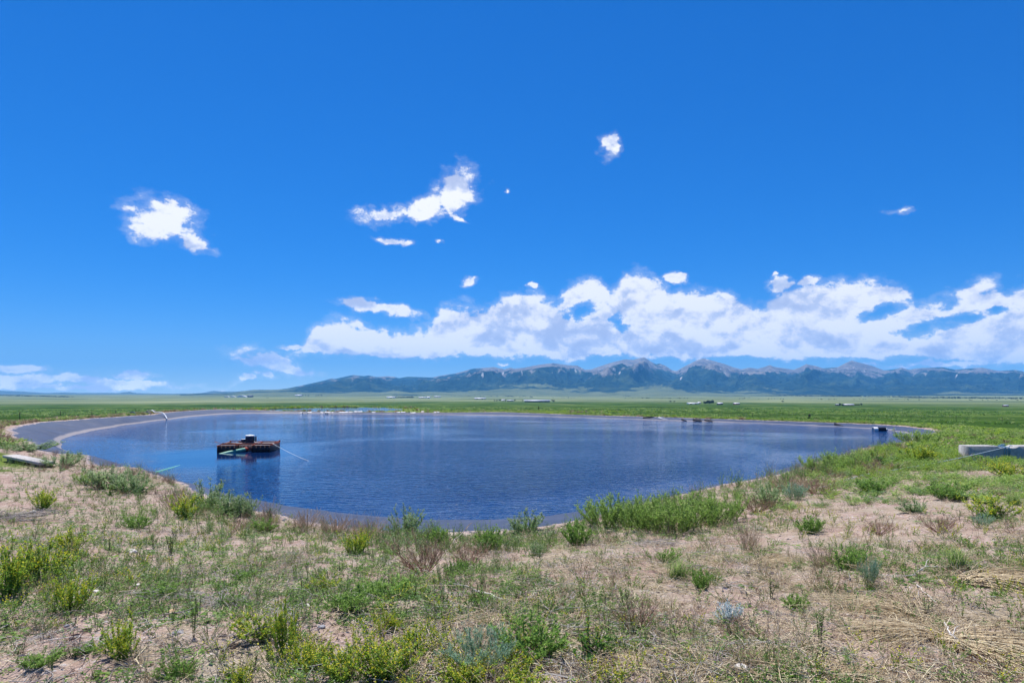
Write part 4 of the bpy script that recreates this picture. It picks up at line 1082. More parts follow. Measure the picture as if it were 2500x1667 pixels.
def far_woods():
    """belts and specks of woodland along the foot of the range, read as one mass"""
    rng = np.random.default_rng(77); VV, QQ, TT, n = [], [], [], 0
    base = [leafcloud(np.random.default_rng(s), 26, 0.5, 0.4, 0.30, 0.45, 5) for s in range(4)]
    spots = []
    for (xa, xb, ya, yb_, cnt) in [(1263, 1405, 966.5, 964.2, 170), (1330, 1560, 964.5, 967, 120), (1890, 2500, 966, 972.5, 420), (1760, 2100, 964.0, 968, 150), (2200, 2500, 971, 974, 160),
                                   (640, 1260, 963.6, 968, 70), (1500, 2500, 972, 978, 60), (-40, 180, 964.5, 969.5, 220), (1230, 1300, 968, 970, 26)]:
        q = rng.uniform(0, 1, cnt); spots += list(zip(xa + (xb - xa) * q, ya + (yb_ - ya) * q + rng.normal(0, .45, cnt)))
    for xs, ys in spots:
        ys = max(ys, HY + 1.6); dd = np.geomspace(900, 7000, 200); z = CZ - (ys - HY) / F * dd
        g = np.interp(dd, dd, ground_z((xs - 1250) / F * dd, dd)); k = np.argmax(z <= g)
        if k == 0: k = 120
        d = dd[k]; x = (xs - 1250) / F * d
        V, Q, ti = base[rng.integers(0, 4)]
        h = rng.uniform(1.2, 2.6) * d / F; w = rng.uniform(1.6, 4.5) * d / F
        VV.append(V * np.array((w, w, h)) + np.array((x, d, g[k]))); QQ.append(Q + n); TT.append(ti); n += len(V)
    me = mesh_from('far_woods', np.concatenate(VV), [np.concatenate(QQ)], {'tint': np.concatenate(TT)}, [MT['fartree']])
    tag(link('far_woods', me), 'dark belts of woodland along the foot of the mountains', 'woods', None, 'stuff')
far_woods()
# ------------------------------------------------------------------ plants: stems, leaves and flowers as real geometry
class PB:
    """collects thin stems, leaves and petals with a tint per vertex"""
    def __init__(s): s.V = []; s.Q = []; s.T = []; s.n = 0
    def add(s, V, Q, t):
        s.V.append(V); s.Q.append(Q + s.n); s.T.append(t); s.n += len(V)
    def stems(s, paths, r0, r1, tint, k=3):
        """paths (S,N,3)"""
        S_, N = paths.shape[:2]
        if S_ == 0: return
        T = np.gradient(paths, axis=1); T /= np.maximum(np.linalg.norm(T, axis=2, keepdims=True), 1e-9)
        ref = np.array((0.31, 0.95, 0.05)); A = np.cross(T, ref); A /= np.maximum(np.linalg.norm(A, axis=2, keepdims=True), 1e-6)
        B = np.cross(A, T)
        rr = (np.linspace(0, 1, N)[None] * (np.reshape(r1, (-1, 1)) - np.reshape(r0, (-1, 1))) + np.reshape(r0, (-1, 1)))
        a = np.arange(k) * 2 * math.pi / k
        V = paths[:, :, None] + rr[:, :, None, None] * (np.cos(a)[None, None, :, None] * A[:, :, None] + np.sin(a)[None, None, :, None] * B[:, :, None])
        i = np.arange(N - 1)[:, None] * k; j = np.arange(k)[None]; j2 = (j + 1) % k
        q = np.stack([i + j, i + k + j, i + k + j2, i + j2], -1).reshape(-1, 4)
        Q = (q[None] + (np.arange(S_) * N * k)[:, None, None]).reshape(-1, 4)
        s.add(V.reshape(-1, 3), Q, np.repeat(np.broadcast_to(tint, (S_,)), N * k))
    def leaves(s, p, d, L, W_, tint, rng, droop=0.3):
        n = len(p)
        if n == 0: return
        d = d / np.maximum(np.linalg.norm(d, axis=1, keepdims=True), 1e-9)
        u = rng.normal(0, 0.6, (n, 3)); u[:, 2] += 1.0
        sd = np.cross(d, u); sd /= np.maximum(np.linalg.norm(sd, axis=1, keepdims=True), 1e-9)
        L = np.reshape(L, (-1, 1)) * np.ones((n, 1)); W_ = np.reshape(W_, (-1, 1)) * np.ones((n, 1))
        dz = np.array((0, 0, 1.0))
        m = p + d * L * 0.45 + dz * L * 0.06
        V = np.stack([p, m + sd * W_ / 2, p + d * L - dz * L * droop * rng.uniform(.2, 1, (n, 1)), m - sd * W_ / 2], 1).reshape(-1, 3)
        s.add(V, np.arange(4 * n).reshape(-1, 4), np.repeat(tint, 4))
    def data(s):
        if not s.V: return None
        return np.concatenate(s.V), np.concatenate(s.Q), np.concatenate(s.T)

def grow(rng, n, h, spread, N=7, lean=1.0, curve=1.6, base=0.03, minh=0.55, wob=0.05, droop=0.0):
    """n stems fanning out from a base: (n,N,3)"""
    a = rng.uniform(0, 2 * math.pi, n); ra = np.sqrt(rng.uniform(0, 1, n))
    hh = h * rng.uniform(minh, 1.0, n) * (1 - 0.25 * ra)
    t_ = np.linspace(0, 1, N)[None]
    out = spread * lean * ra[:, None] * t_ ** curve
    x = np.cos(a)[:, None] * (base * ra[:, None] + out); y = np.sin(a)[:, None] * (base * ra[:, None] + out)
    z = hh[:, None] * t_ - droop * hh[:, None] * t_ ** 3
    P_ = np.stack([x, y, z], -1)
    w = np.cumsum(rng.normal(0, wob * h / N, (n, N, 3)), axis=1); w[:, 0] = 0; w[:, :, 2] *= .3
    return P_ + w
def along(rng, paths, per, t0=0.15, t1=1.0, power=1.0):
    S_, N = paths.shape[:2]
    k = np.repeat(np.arange(S_), per); n = len(k)
    t_ = t0 + (t1 - t0) * rng.uniform(0, 1, n) ** power
    f = t_ * (N - 1); i = np.minimum(f.astype(int), N - 2); w = (f - i)[:, None]
    p = paths[k, i] * (1 - w) + paths[k, i + 1] * w
    tg = paths[k, i + 1] - paths[k, i]; tg /= np.maximum(np.linalg.norm(tg, axis=1, keepdims=True), 1e-9)
    return p, tg, t_, k
def branch(rng, paths, per, L, N=5, t0=0.25, up=0.5, spread=0.8, t1=0.95):
    p, tg, t_, k = along(rng, paths, per, t0, t1)
    n = len(p); d = rng.normal(0, 1, (n, 3)); d[:, 2] = np.abs(d[:, 2]) * 0.4
    d = d / np.linalg.norm(d, axis=1, keepdims=True) * spread + tg * 0.8; d[:, 2] += up * 0.5; d /= np.linalg.norm(d, axis=1, keepdims=True)
    LL = L * rng.uniform(.45, 1.0, n) * (1.15 - 0.6 * t_)
    q = np.linspace(0, 1, N)
    P_ = p[:, None] + d[:, None] * (LL[:, None] * q)[:, :, None]
    P_[:, :, 2] += (up * 0.25 * LL[:, None] * q ** 2)
    w = np.cumsum(rng.normal(0, .05, (n, N, 3)), axis=1) * LL[:, None, None] * .5; w[:, 0] = 0
    return P_ + w
def scat(rng, p, tg, out=1.0, up=0.4):
    d = rng.normal(0, 1, p.shape); d[:, 2] *= 0.6
    d /= np.maximum(np.linalg.norm(d, axis=1, keepdims=True), 1e-9)
    d = d * out + tg * 0.6; d[:, 2] += up
    return d

# every kind: a function giving (stem, foliage, flower) builders for a plant about h high and w wide, in metres
def k_yellow(rng, h=.45, w=.45):
    st, lf, fl = PB(), PB(), PB()
    a = grow(rng, 22, h, w * .5, wob=.10, base=.09, curve=1.0, minh=.4); b = branch(rng, a, 5, h * .42, up=.8, spread=.7, t0=.1)
    st.stems(a, .0035, .0015, rng.uniform(0, 1, len(a))); st.stems(b, .002, .0009, rng.uniform(0, 1, len(b)))
    for P_, n in ((a, 34), (b, 9)):
        p, tg, t_, k = along(rng, P_, n, .03, .9); L = rng.uniform(.016, .040, len(p)) * (1.25 - .6 * t_)
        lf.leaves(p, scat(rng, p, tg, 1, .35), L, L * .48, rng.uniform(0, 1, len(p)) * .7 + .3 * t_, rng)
    for P_, n, t0 in ((a, 13, .5), (b, 8, .35)):
        p, tg, t_, k = along(rng, P_, n, t0, 1); L = rng.uniform(.008, .016, len(p))
        fl.leaves(p + rng.normal(0, .004, p.shape), scat(rng, p, tg, 1, .6), L, L * .9, rng.uniform(0, 1, len(p)), rng, .1)
    return st, lf, fl
def k_leafy(rng, h=.42, w=.52):
    st, lf = PB(), PB()
    a = grow(rng, 44, h, w * .5, wob=.06, base=.12, curve=.95, minh=.35); b = branch(rng, a, 3, h * .35, up=.6, t0=.1)
    st.stems(a, .004, .0016, rng.uniform(0, 1, len(a))); st.stems(b, .002, .001, rng.uniform(0, 1, len(b)))
    for P_, n in ((a, 26), (b, 10)):
        p, tg, t_, k = along(rng, P_, n, .05, 1); L = rng.uniform(.030, .066, len(p))
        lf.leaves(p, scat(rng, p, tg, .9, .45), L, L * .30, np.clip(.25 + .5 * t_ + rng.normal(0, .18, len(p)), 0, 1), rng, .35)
    return st, lf, None
def k_kochia(rng, h=.78, w=.62):
    st, lf = PB(), PB()
    a = grow(rng, 38, h, w * .46, wob=.06, base=.20, curve=.9, minh=.45); b = branch(rng, a, 7, h * .30, up=1.0, spread=.7, t0=.1)
    st.stems(a, .005, .0018, rng.uniform(0, 1, len(a))); st.stems(b, .0022, .001, rng.uniform(0, 1, len(b)))
    for P_, n in ((a, 26), (b, 17)):
        p, tg, t_, k = along(rng, P_, n, .03, 1); L = rng.uniform(.020, .048, len(p))
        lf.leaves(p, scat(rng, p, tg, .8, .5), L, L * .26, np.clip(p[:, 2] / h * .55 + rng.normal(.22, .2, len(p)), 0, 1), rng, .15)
    return st, lf, None
def k_seedy(rng, h=.70, w=.60):
    """tall leafy weed with open flower heads standing above it"""
    st, lf, fl = PB(), PB(), PB()
    a = grow(rng, 24, h, w * .48, wob=.10, base=.17, curve=.95, minh=.4); b = branch(rng, a, 6, h * .22, up=.9, spread=.8, t0=.3)
    st.stems(a, .005, .002, rng.uniform(0, 1, len(a))); st.stems(b, .0024, .0012, rng.uniform(0, 1, len(b)))
    p, tg, t_, k = along(rng, a, 40, .03, .92); L = rng.uniform(.05, .11, len(p)) * (1.1 - .5 * t_)
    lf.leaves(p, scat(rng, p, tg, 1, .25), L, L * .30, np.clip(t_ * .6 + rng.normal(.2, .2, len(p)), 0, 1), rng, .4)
    p, tg, t_, k = along(rng, b, 8, .2, 1); L = rng.uniform(.025, .05, len(p))
    lf.leaves(p, scat(rng, p, tg, 1, .3), L, L * .32, np.clip(rng.normal(.6, .2, len(p)), 0, 1), rng, .3)
    p, tg, t_, k = along(rng, b, 9, .75, 1.05); L = rng.uniform(.010, .020, len(p))
    fl.leaves(p + rng.normal(0, .012, p.shape), scat(rng, p, tg, 1, .5), L, L * .8, rng.uniform(0, 1, len(p)), rng, .1)
    return st, lf, fl
def k_feather(rng, h=.40, w=.60):
    st, lf = PB(), PB()
    a = grow(rng, 46, h, w * .5, wob=.12, base=.10, curve=1.1); b = branch(rng, a, 5, h * .35, up=.8, spread=.6)
    st.stems(a, .003, .0014, rng.uniform(0, 1, len(a))); st.stems(b, .0016, .0009, rng.uniform(0, 1, len(b)))
    for P_, n in ((a, 24), (b, 12)):
        p, tg, t_, k = along(rng, P_, n, .1, 1); L = rng.uniform(.025, .055, len(p))
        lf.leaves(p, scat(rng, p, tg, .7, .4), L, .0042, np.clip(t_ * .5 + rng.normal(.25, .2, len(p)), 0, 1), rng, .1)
    return st, lf, None
def k_dry(rng, h=.50, w=.85):
    st, lf = PB(), PB()
    a = grow(rng, 34, h, w * .55, wob=.12, base=.06, curve=1.05, minh=.4); b = branch(rng, a, 5, h * .45, up=.4, spread=.6); c = branch(rng, b, 3, h * .2, up=.3, N=4)
    st.stems(a, .0048, .0018, rng.uniform(0, 1, len(a))); st.stems(b, .0024, .0012, rng.uniform(0, 1, len(b))); st.stems(c, .0015, .001, rng.uniform(0, 1, len(c)))
    p, tg, t_, k = along(rng, c, 2, .3, 1); L = rng.uniform(.008, .02, len(p))
    lf.leaves(p, scat(rng, p, tg, 1, .1), L, L * .4, rng.uniform(0, 1, len(p)), rng)
    return st, lf, None
def k_tan(rng, h=.45, w=.60):
    st, lf = PB(), PB()
    a = grow(rng, 90, h, w * .5, wob=.10, base=.14, curve=1.2, N=6); b = branch(rng, a, 3, h * .22, up=.9, spread=.4, N=4, t0=.4)
    st.stems(a, .0026, .0012, rng.uniform(0, 1, len(a))); st.stems(b, .0016, .001, rng.uniform(0, 1, len(b)))
    p, tg, t_, k = along(rng, b, 4, .3, 1); L = rng.uniform(.010, .022, len(p))
    lf.leaves(p, scat(rng, p, tg, .6, .3), L, L * .4, rng.uniform(0, 1, len(p)), rng)
    return st, lf, None
def k_thin(rng, h=.45, w=.14):
    st, lf = PB(), PB()
    a = grow(rng, 3, h, w * .35, wob=.06, base=.02, minh=.75); b = branch(rng, a, 5, h * .22, up=.8, t0=.3)
    st.stems(a, .0045, .0018, rng.uniform(0, 1, len(a))); st.stems(b, .002, .001, rng.uniform(0, 1, len(b)))
    for P_, n in ((a, 46), (b, 8)):
        p, tg, t_, k = along(rng, P_, n, .12, 1); L = rng.uniform(.015, .045, len(p)) * (1.1 - .5 * t_)
        lf.leaves(p, scat(rng, p, tg, 1, .3), L, L * .22, np.clip(rng.normal(.5, .25, len(p)), 0, 1), rng, .2)
    return st, lf, None
def k_broad(rng, h=.55, w=.42):
    st, lf, fl = PB(), PB(), PB()
    a = grow(rng, 12, h * .5, w * .5, wob=.08, base=.05); tall = grow(rng, 6, h, w * .25, wob=.08, base=.05, minh=.8)
    b = branch(rng, tall, 6, h * .16, up=.5, t0=.4, spread=1.0)
    st.stems(a, .004, .002, rng.uniform(0, 1, len(a))); st.stems(tall, .0045, .0018, rng.uniform(0, 1, 6)); st.stems(b, .002, .001, rng.uniform(0, 1, len(b)))
    p, tg, t_, k = along(rng, a, 30, .1, 1); L = rng.uniform(.03, .065, len(p))
    lf.leaves(p, scat(rng, p, tg, 1, .25), L, L * .6, np.clip(rng.normal(.3, .2, len(p)) + .2 * t_, 0, 1), rng, .3)
    p, tg, t_, k = along(rng, b, 5, .3, 1); L = rng.uniform(.02, .04, len(p))
    lf.leaves(p, scat(rng, p, tg, 1, -.2), L, L * .45, np.clip(rng.normal(.5, .2, len(p)), 0, 1), rng, .5)
    p, tg, t_, k = along(rng, b, 5, .6, 1); L = rng.uniform(.007, .014, len(p))
    fl.leaves(p, scat(rng, p, tg, 1, .1), L, L * .8, rng.uniform(0, 1, len(p)), rng)
    return st, lf, fl
def k_sage(rng, h=.30, w=.30):
    st, lf = PB(), PB()
    a = grow(rng, 22, h, w * .5, wob=.14, base=.05); b = branch(rng, a, 5, h * .35, up=.8)
    st.stems(a, .003, .0015, rng.uniform(0, 1, len(a)))
    for P_, n in ((a, 30), (b, 14)):
        p, tg, t_, k = along(rng, P_, n, .1, 1); L = rng.uniform(.012, .024, len(p))
        lf.leaves(p, scat(rng, p, tg, 1, .5), L, L * .45, np.clip(rng.normal(.5, .25, len(p)), 0, 1), rng, .1)
    return st, lf, None
def k_tuft(rng, h=.34, w=.5):
    lf = PB()
    n = 150; a = rng.uniform(0, 2 * math.pi, n); N = 6; t_ = np.linspace(0, 1, N)
    out = w * .5 * rng.uniform(.25, 1.1, n); hh = h * rng.uniform(.55, 1.05, n)
    b0 = rng.normal(0, .045, (n, 2))
    x = b0[:, 0:1] + np.cos(a)[:, None] * out[:, None] * t_ ** 1.7; y = b0[:, 1:2] + np.sin(a)[:, None] * out[:, None] * t_ ** 1.7
    z = hh[:, None] * (t_ * 1.35 - .55 * t_ ** 2.6)
    P_ = np.stack([x, y, z], -1)
    sd = np.stack([-np.sin(a), np.cos(a), 0 * a], -1)[:, None] * (.0032 * (1 - .75 * t_))[None, :, None]
    V = np.stack([P_ - sd, P_ + sd], 2).reshape(-1, 3)
    i = np.arange(N - 1) * 2; q = np.stack([i, i + 1, i + 3, i + 2], -1)
    Q = (q[None] + (np.arange(n) * N * 2)[:, None, None]).reshape(-1, 4)
    lf.add(V, Q, np.repeat(rng.uniform(0, 1, n), N * 2))
    return None, lf, None
def k_straw(rng, h=.10, w=1.5):
    """a flattened sheaf of dead straw fanning out over the ground"""
    lf = PB(); n = 210; N = 7; t_ = np.linspace(0, 1, N)
    a = rng.normal(0, .33, n) + (rng.uniform(0, 1, n) < .2) * rng.normal(0, 1.2, n); L = w * rng.uniform(.35, 1.0, n)
    b0 = rng.normal(0, .07, (n, 2)); bend = rng.normal(0, .25, n)
    x = b0[:, :1] + np.cos(a)[:, None] * L[:, None] * t_ - np.sin(a)[:, None] * bend[:, None] * L[:, None] * t_ ** 2
    y = b0[:, 1:] + np.sin(a)[:, None] * L[:, None] * t_ + np.cos(a)[:, None] * bend[:, None] * L[:, None] * t_ ** 2
    z = .012 + rng.uniform(0, 1, n)[:, None] ** .7 * h * 1.7 * np.sin(math.pi * np.clip(t_ * .9 + .05, 0, 1)) ** .8 + rng.uniform(0, .03, n)[:, None]
    lf.stems(np.stack([x, y, z], -1), .0055, .0022, rng.uniform(0, 1, n))
    return None, lf, None
def k_brush(rng, h=.12, w=1.1):
    """a low tangle of grey dead stalks"""
    lf = PB(); n = 80; N = 6
    a = rng.normal(0.2, .55, n) + (rng.uniform(0, 1, n) < .5) * math.pi; L = w * rng.uniform(.2, .75, n); t_ = np.linspace(-.5, .5, N)
    c = rng.normal(0, 1, (n, 2)) * np.array((w * .28, w * .16)); bend = rng.normal(0, .22, n)
    x = c[:, :1] + np.cos(a)[:, None] * L[:, None] * t_ - np.sin(a)[:, None] * bend[:, None] * L[:, None] * (t_ * 2) ** 2 * .5
    y = c[:, 1:] + np.sin(a)[:, None] * L[:, None] * t_ + np.cos(a)[:, None] * bend[:, None] * L[:, None] * (t_ * 2) ** 2 * .5
    z = .01 + np.abs(rng.normal(0, 1, n))[:, None] * h * .45 * (1.1 - 1.6 * t_ ** 2) + rng.normal(0, .012, (n, N))
    P_ = np.stack([x, y, np.maximum(z, .004)], -1); b = branch(rng, P_, 2, w * .18, up=.2, N=4)
    lf.stems(P_, .0042, .0022, rng.uniform(0, 1, n)); lf.stems(b, .0022, .001, rng.uniform(0, 1, len(b)))
    return None, lf, None

G = lambda *c: [(i / (len(c) - 1), q) for i, q in enumerate(c)]
VM = {
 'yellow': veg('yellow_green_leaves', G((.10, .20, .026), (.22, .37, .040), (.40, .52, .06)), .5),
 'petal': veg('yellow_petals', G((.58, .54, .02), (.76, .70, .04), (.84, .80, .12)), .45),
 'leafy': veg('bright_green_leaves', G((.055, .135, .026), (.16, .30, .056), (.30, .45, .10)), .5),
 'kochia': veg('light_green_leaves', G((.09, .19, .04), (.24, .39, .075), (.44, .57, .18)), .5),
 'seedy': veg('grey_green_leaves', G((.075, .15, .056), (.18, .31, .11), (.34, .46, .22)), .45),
 'seed': veg('pale_flower_heads', G((.36, .40, .22), (.54, .57, .36)), .4),
 'feather': veg('blue_green_needles', G((.12, .24, .15), (.25, .41, .27), (.42, .57, .42)), .45),
 'dry': veg('red_brown_twigs', G((.15, .08, .055), (.34, .19, .13), (.52, .36, .25)), .1),
 'tan': veg('tan_stalks', G((.30, .205, .125), (.50, .37, .245), (.66, .53, .38)), .2),
 'thin': veg('dark_weed_leaves', G((.046, .11, .026), (.13, .23, .05), (.24, .35, .10)), .45),
 'broad': veg('deep_green_leaves', G((.028, .085, .016), (.085, .20, .034), (.18, .32, .065)), .45),
 'sage': veg('silver_leaves', G((.36, .45, .44), (.54, .63, .62), (.70, .77, .76)), .25),
 'tuft': veg('grass_blades', G((.095, .18, .036), (.21, .33, .07), (.38, .46, .17)), .5),
 'straw': veg('straw', G((.36, .27, .155), (.64, .52, .33), (.80, .70, .48)), .2),
 'brush': veg('grey_dead_stalks', G((.15, .13, .12), (.34, .31, .285), (.56, .52, .48)), .1),
 'gstem': veg('green_stems', G((.12, .18, .04), (.26, .31, .10)), .2),
 'bstem': veg('brown_stems', G((.06, .042, .03), (.17, .11, .075)), .1),
}
KIND = {  # builder, foliage, stem, flower materials, native height and width
 'yellow': (k_yellow, 'yellow', 'gstem', 'petal', .45, .45), 'leafy': (k_leafy, 'leafy', 'gstem', None, .42, .52), 'kochia': (k_kochia, 'kochia', 'gstem', None, .78, .62),
 'seedy': (k_seedy, 'seedy', 'gstem', 'seed', .70, .60), 'feather': (k_feather, 'feather', 'gstem', None, .40, .60), 'dry': (k_dry, 'tan', 'dry', None, .50, .85),
 'tan': (k_tan, 'tan', 'tan', None, .45, .60), 'thin': (k_thin, 'thin', 'bstem', None, .45, .14), 'broad': (k_broad, 'broad', 'bstem', 'petal', .55, .42),
 'sage': (k_sage, 'sage', 'brush', None, .30, .30), 'tuft': (k_tuft, 'tuft', None, None, .34, .50), 'straw': (k_straw, 'straw', None, None, .10, 1.5), 'brush': (k_brush, 'brush', None, None, .12, 1.1)}
LIB, RAW = {}, {}
for ki, (kn, (fn, lm, sm, fm, kh, kw)) in enumerate(KIND.items()):
    LIB[kn], RAW[kn] = [], []
    for v in range(3):
        parts = fn(np.random.default_rng(1000 + 17 * ki + v))
        ms, raw = [], []
        for b, nm, mm in zip(parts, ('stems', 'foliage', 'flowers'), (sm, lm, fm)):
            if b is None or mm is None: continue
            V, Q, ti = b.data(); ms.append((nm, mesh_from(nm, V, [Q], {'tint': ti}, [VM[mm]]))); raw.append((mm, V, Q, ti))
        LIB[kn].append(ms); RAW[kn].append(raw)

NM = {'yellow': 'yellow_weed', 'leafy': 'leafy_bush', 'kochia': 'green_bush', 'seedy': 'tall_weed', 'feather': 'feathery_bush', 'dry': 'dry_shrub', 'tan': 'dry_grass_clump', 'thin': 'thin_weed',
      'broad': 'broadleaf_weed', 'sage': 'silver_sage', 'tuft': 'grass_tuft', 'straw': 'straw_sheaf', 'brush': 'dead_stalks'}
CT = {'yellow': 'weed', 'leafy': 'bush', 'kochia': 'bush', 'seedy': 'weed', 'feather': 'bush', 'dry': 'shrub', 'tan': 'dry grass', 'thin': 'weed', 'broad': 'weed', 'sage': 'sage', 'tuft': 'grass tuft',
      'straw': 'straw', 'brush': 'dead stalks'}
occupied = []
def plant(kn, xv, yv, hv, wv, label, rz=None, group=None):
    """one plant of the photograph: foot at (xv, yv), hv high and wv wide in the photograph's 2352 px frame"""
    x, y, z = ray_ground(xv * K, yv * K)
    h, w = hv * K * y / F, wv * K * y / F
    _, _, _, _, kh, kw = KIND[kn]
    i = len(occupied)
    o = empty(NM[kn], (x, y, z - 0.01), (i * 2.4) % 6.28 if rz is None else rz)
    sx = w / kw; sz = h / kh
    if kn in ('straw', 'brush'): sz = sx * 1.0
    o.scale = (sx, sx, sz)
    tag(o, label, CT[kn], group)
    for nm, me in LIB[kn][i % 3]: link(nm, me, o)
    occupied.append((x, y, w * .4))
    return o
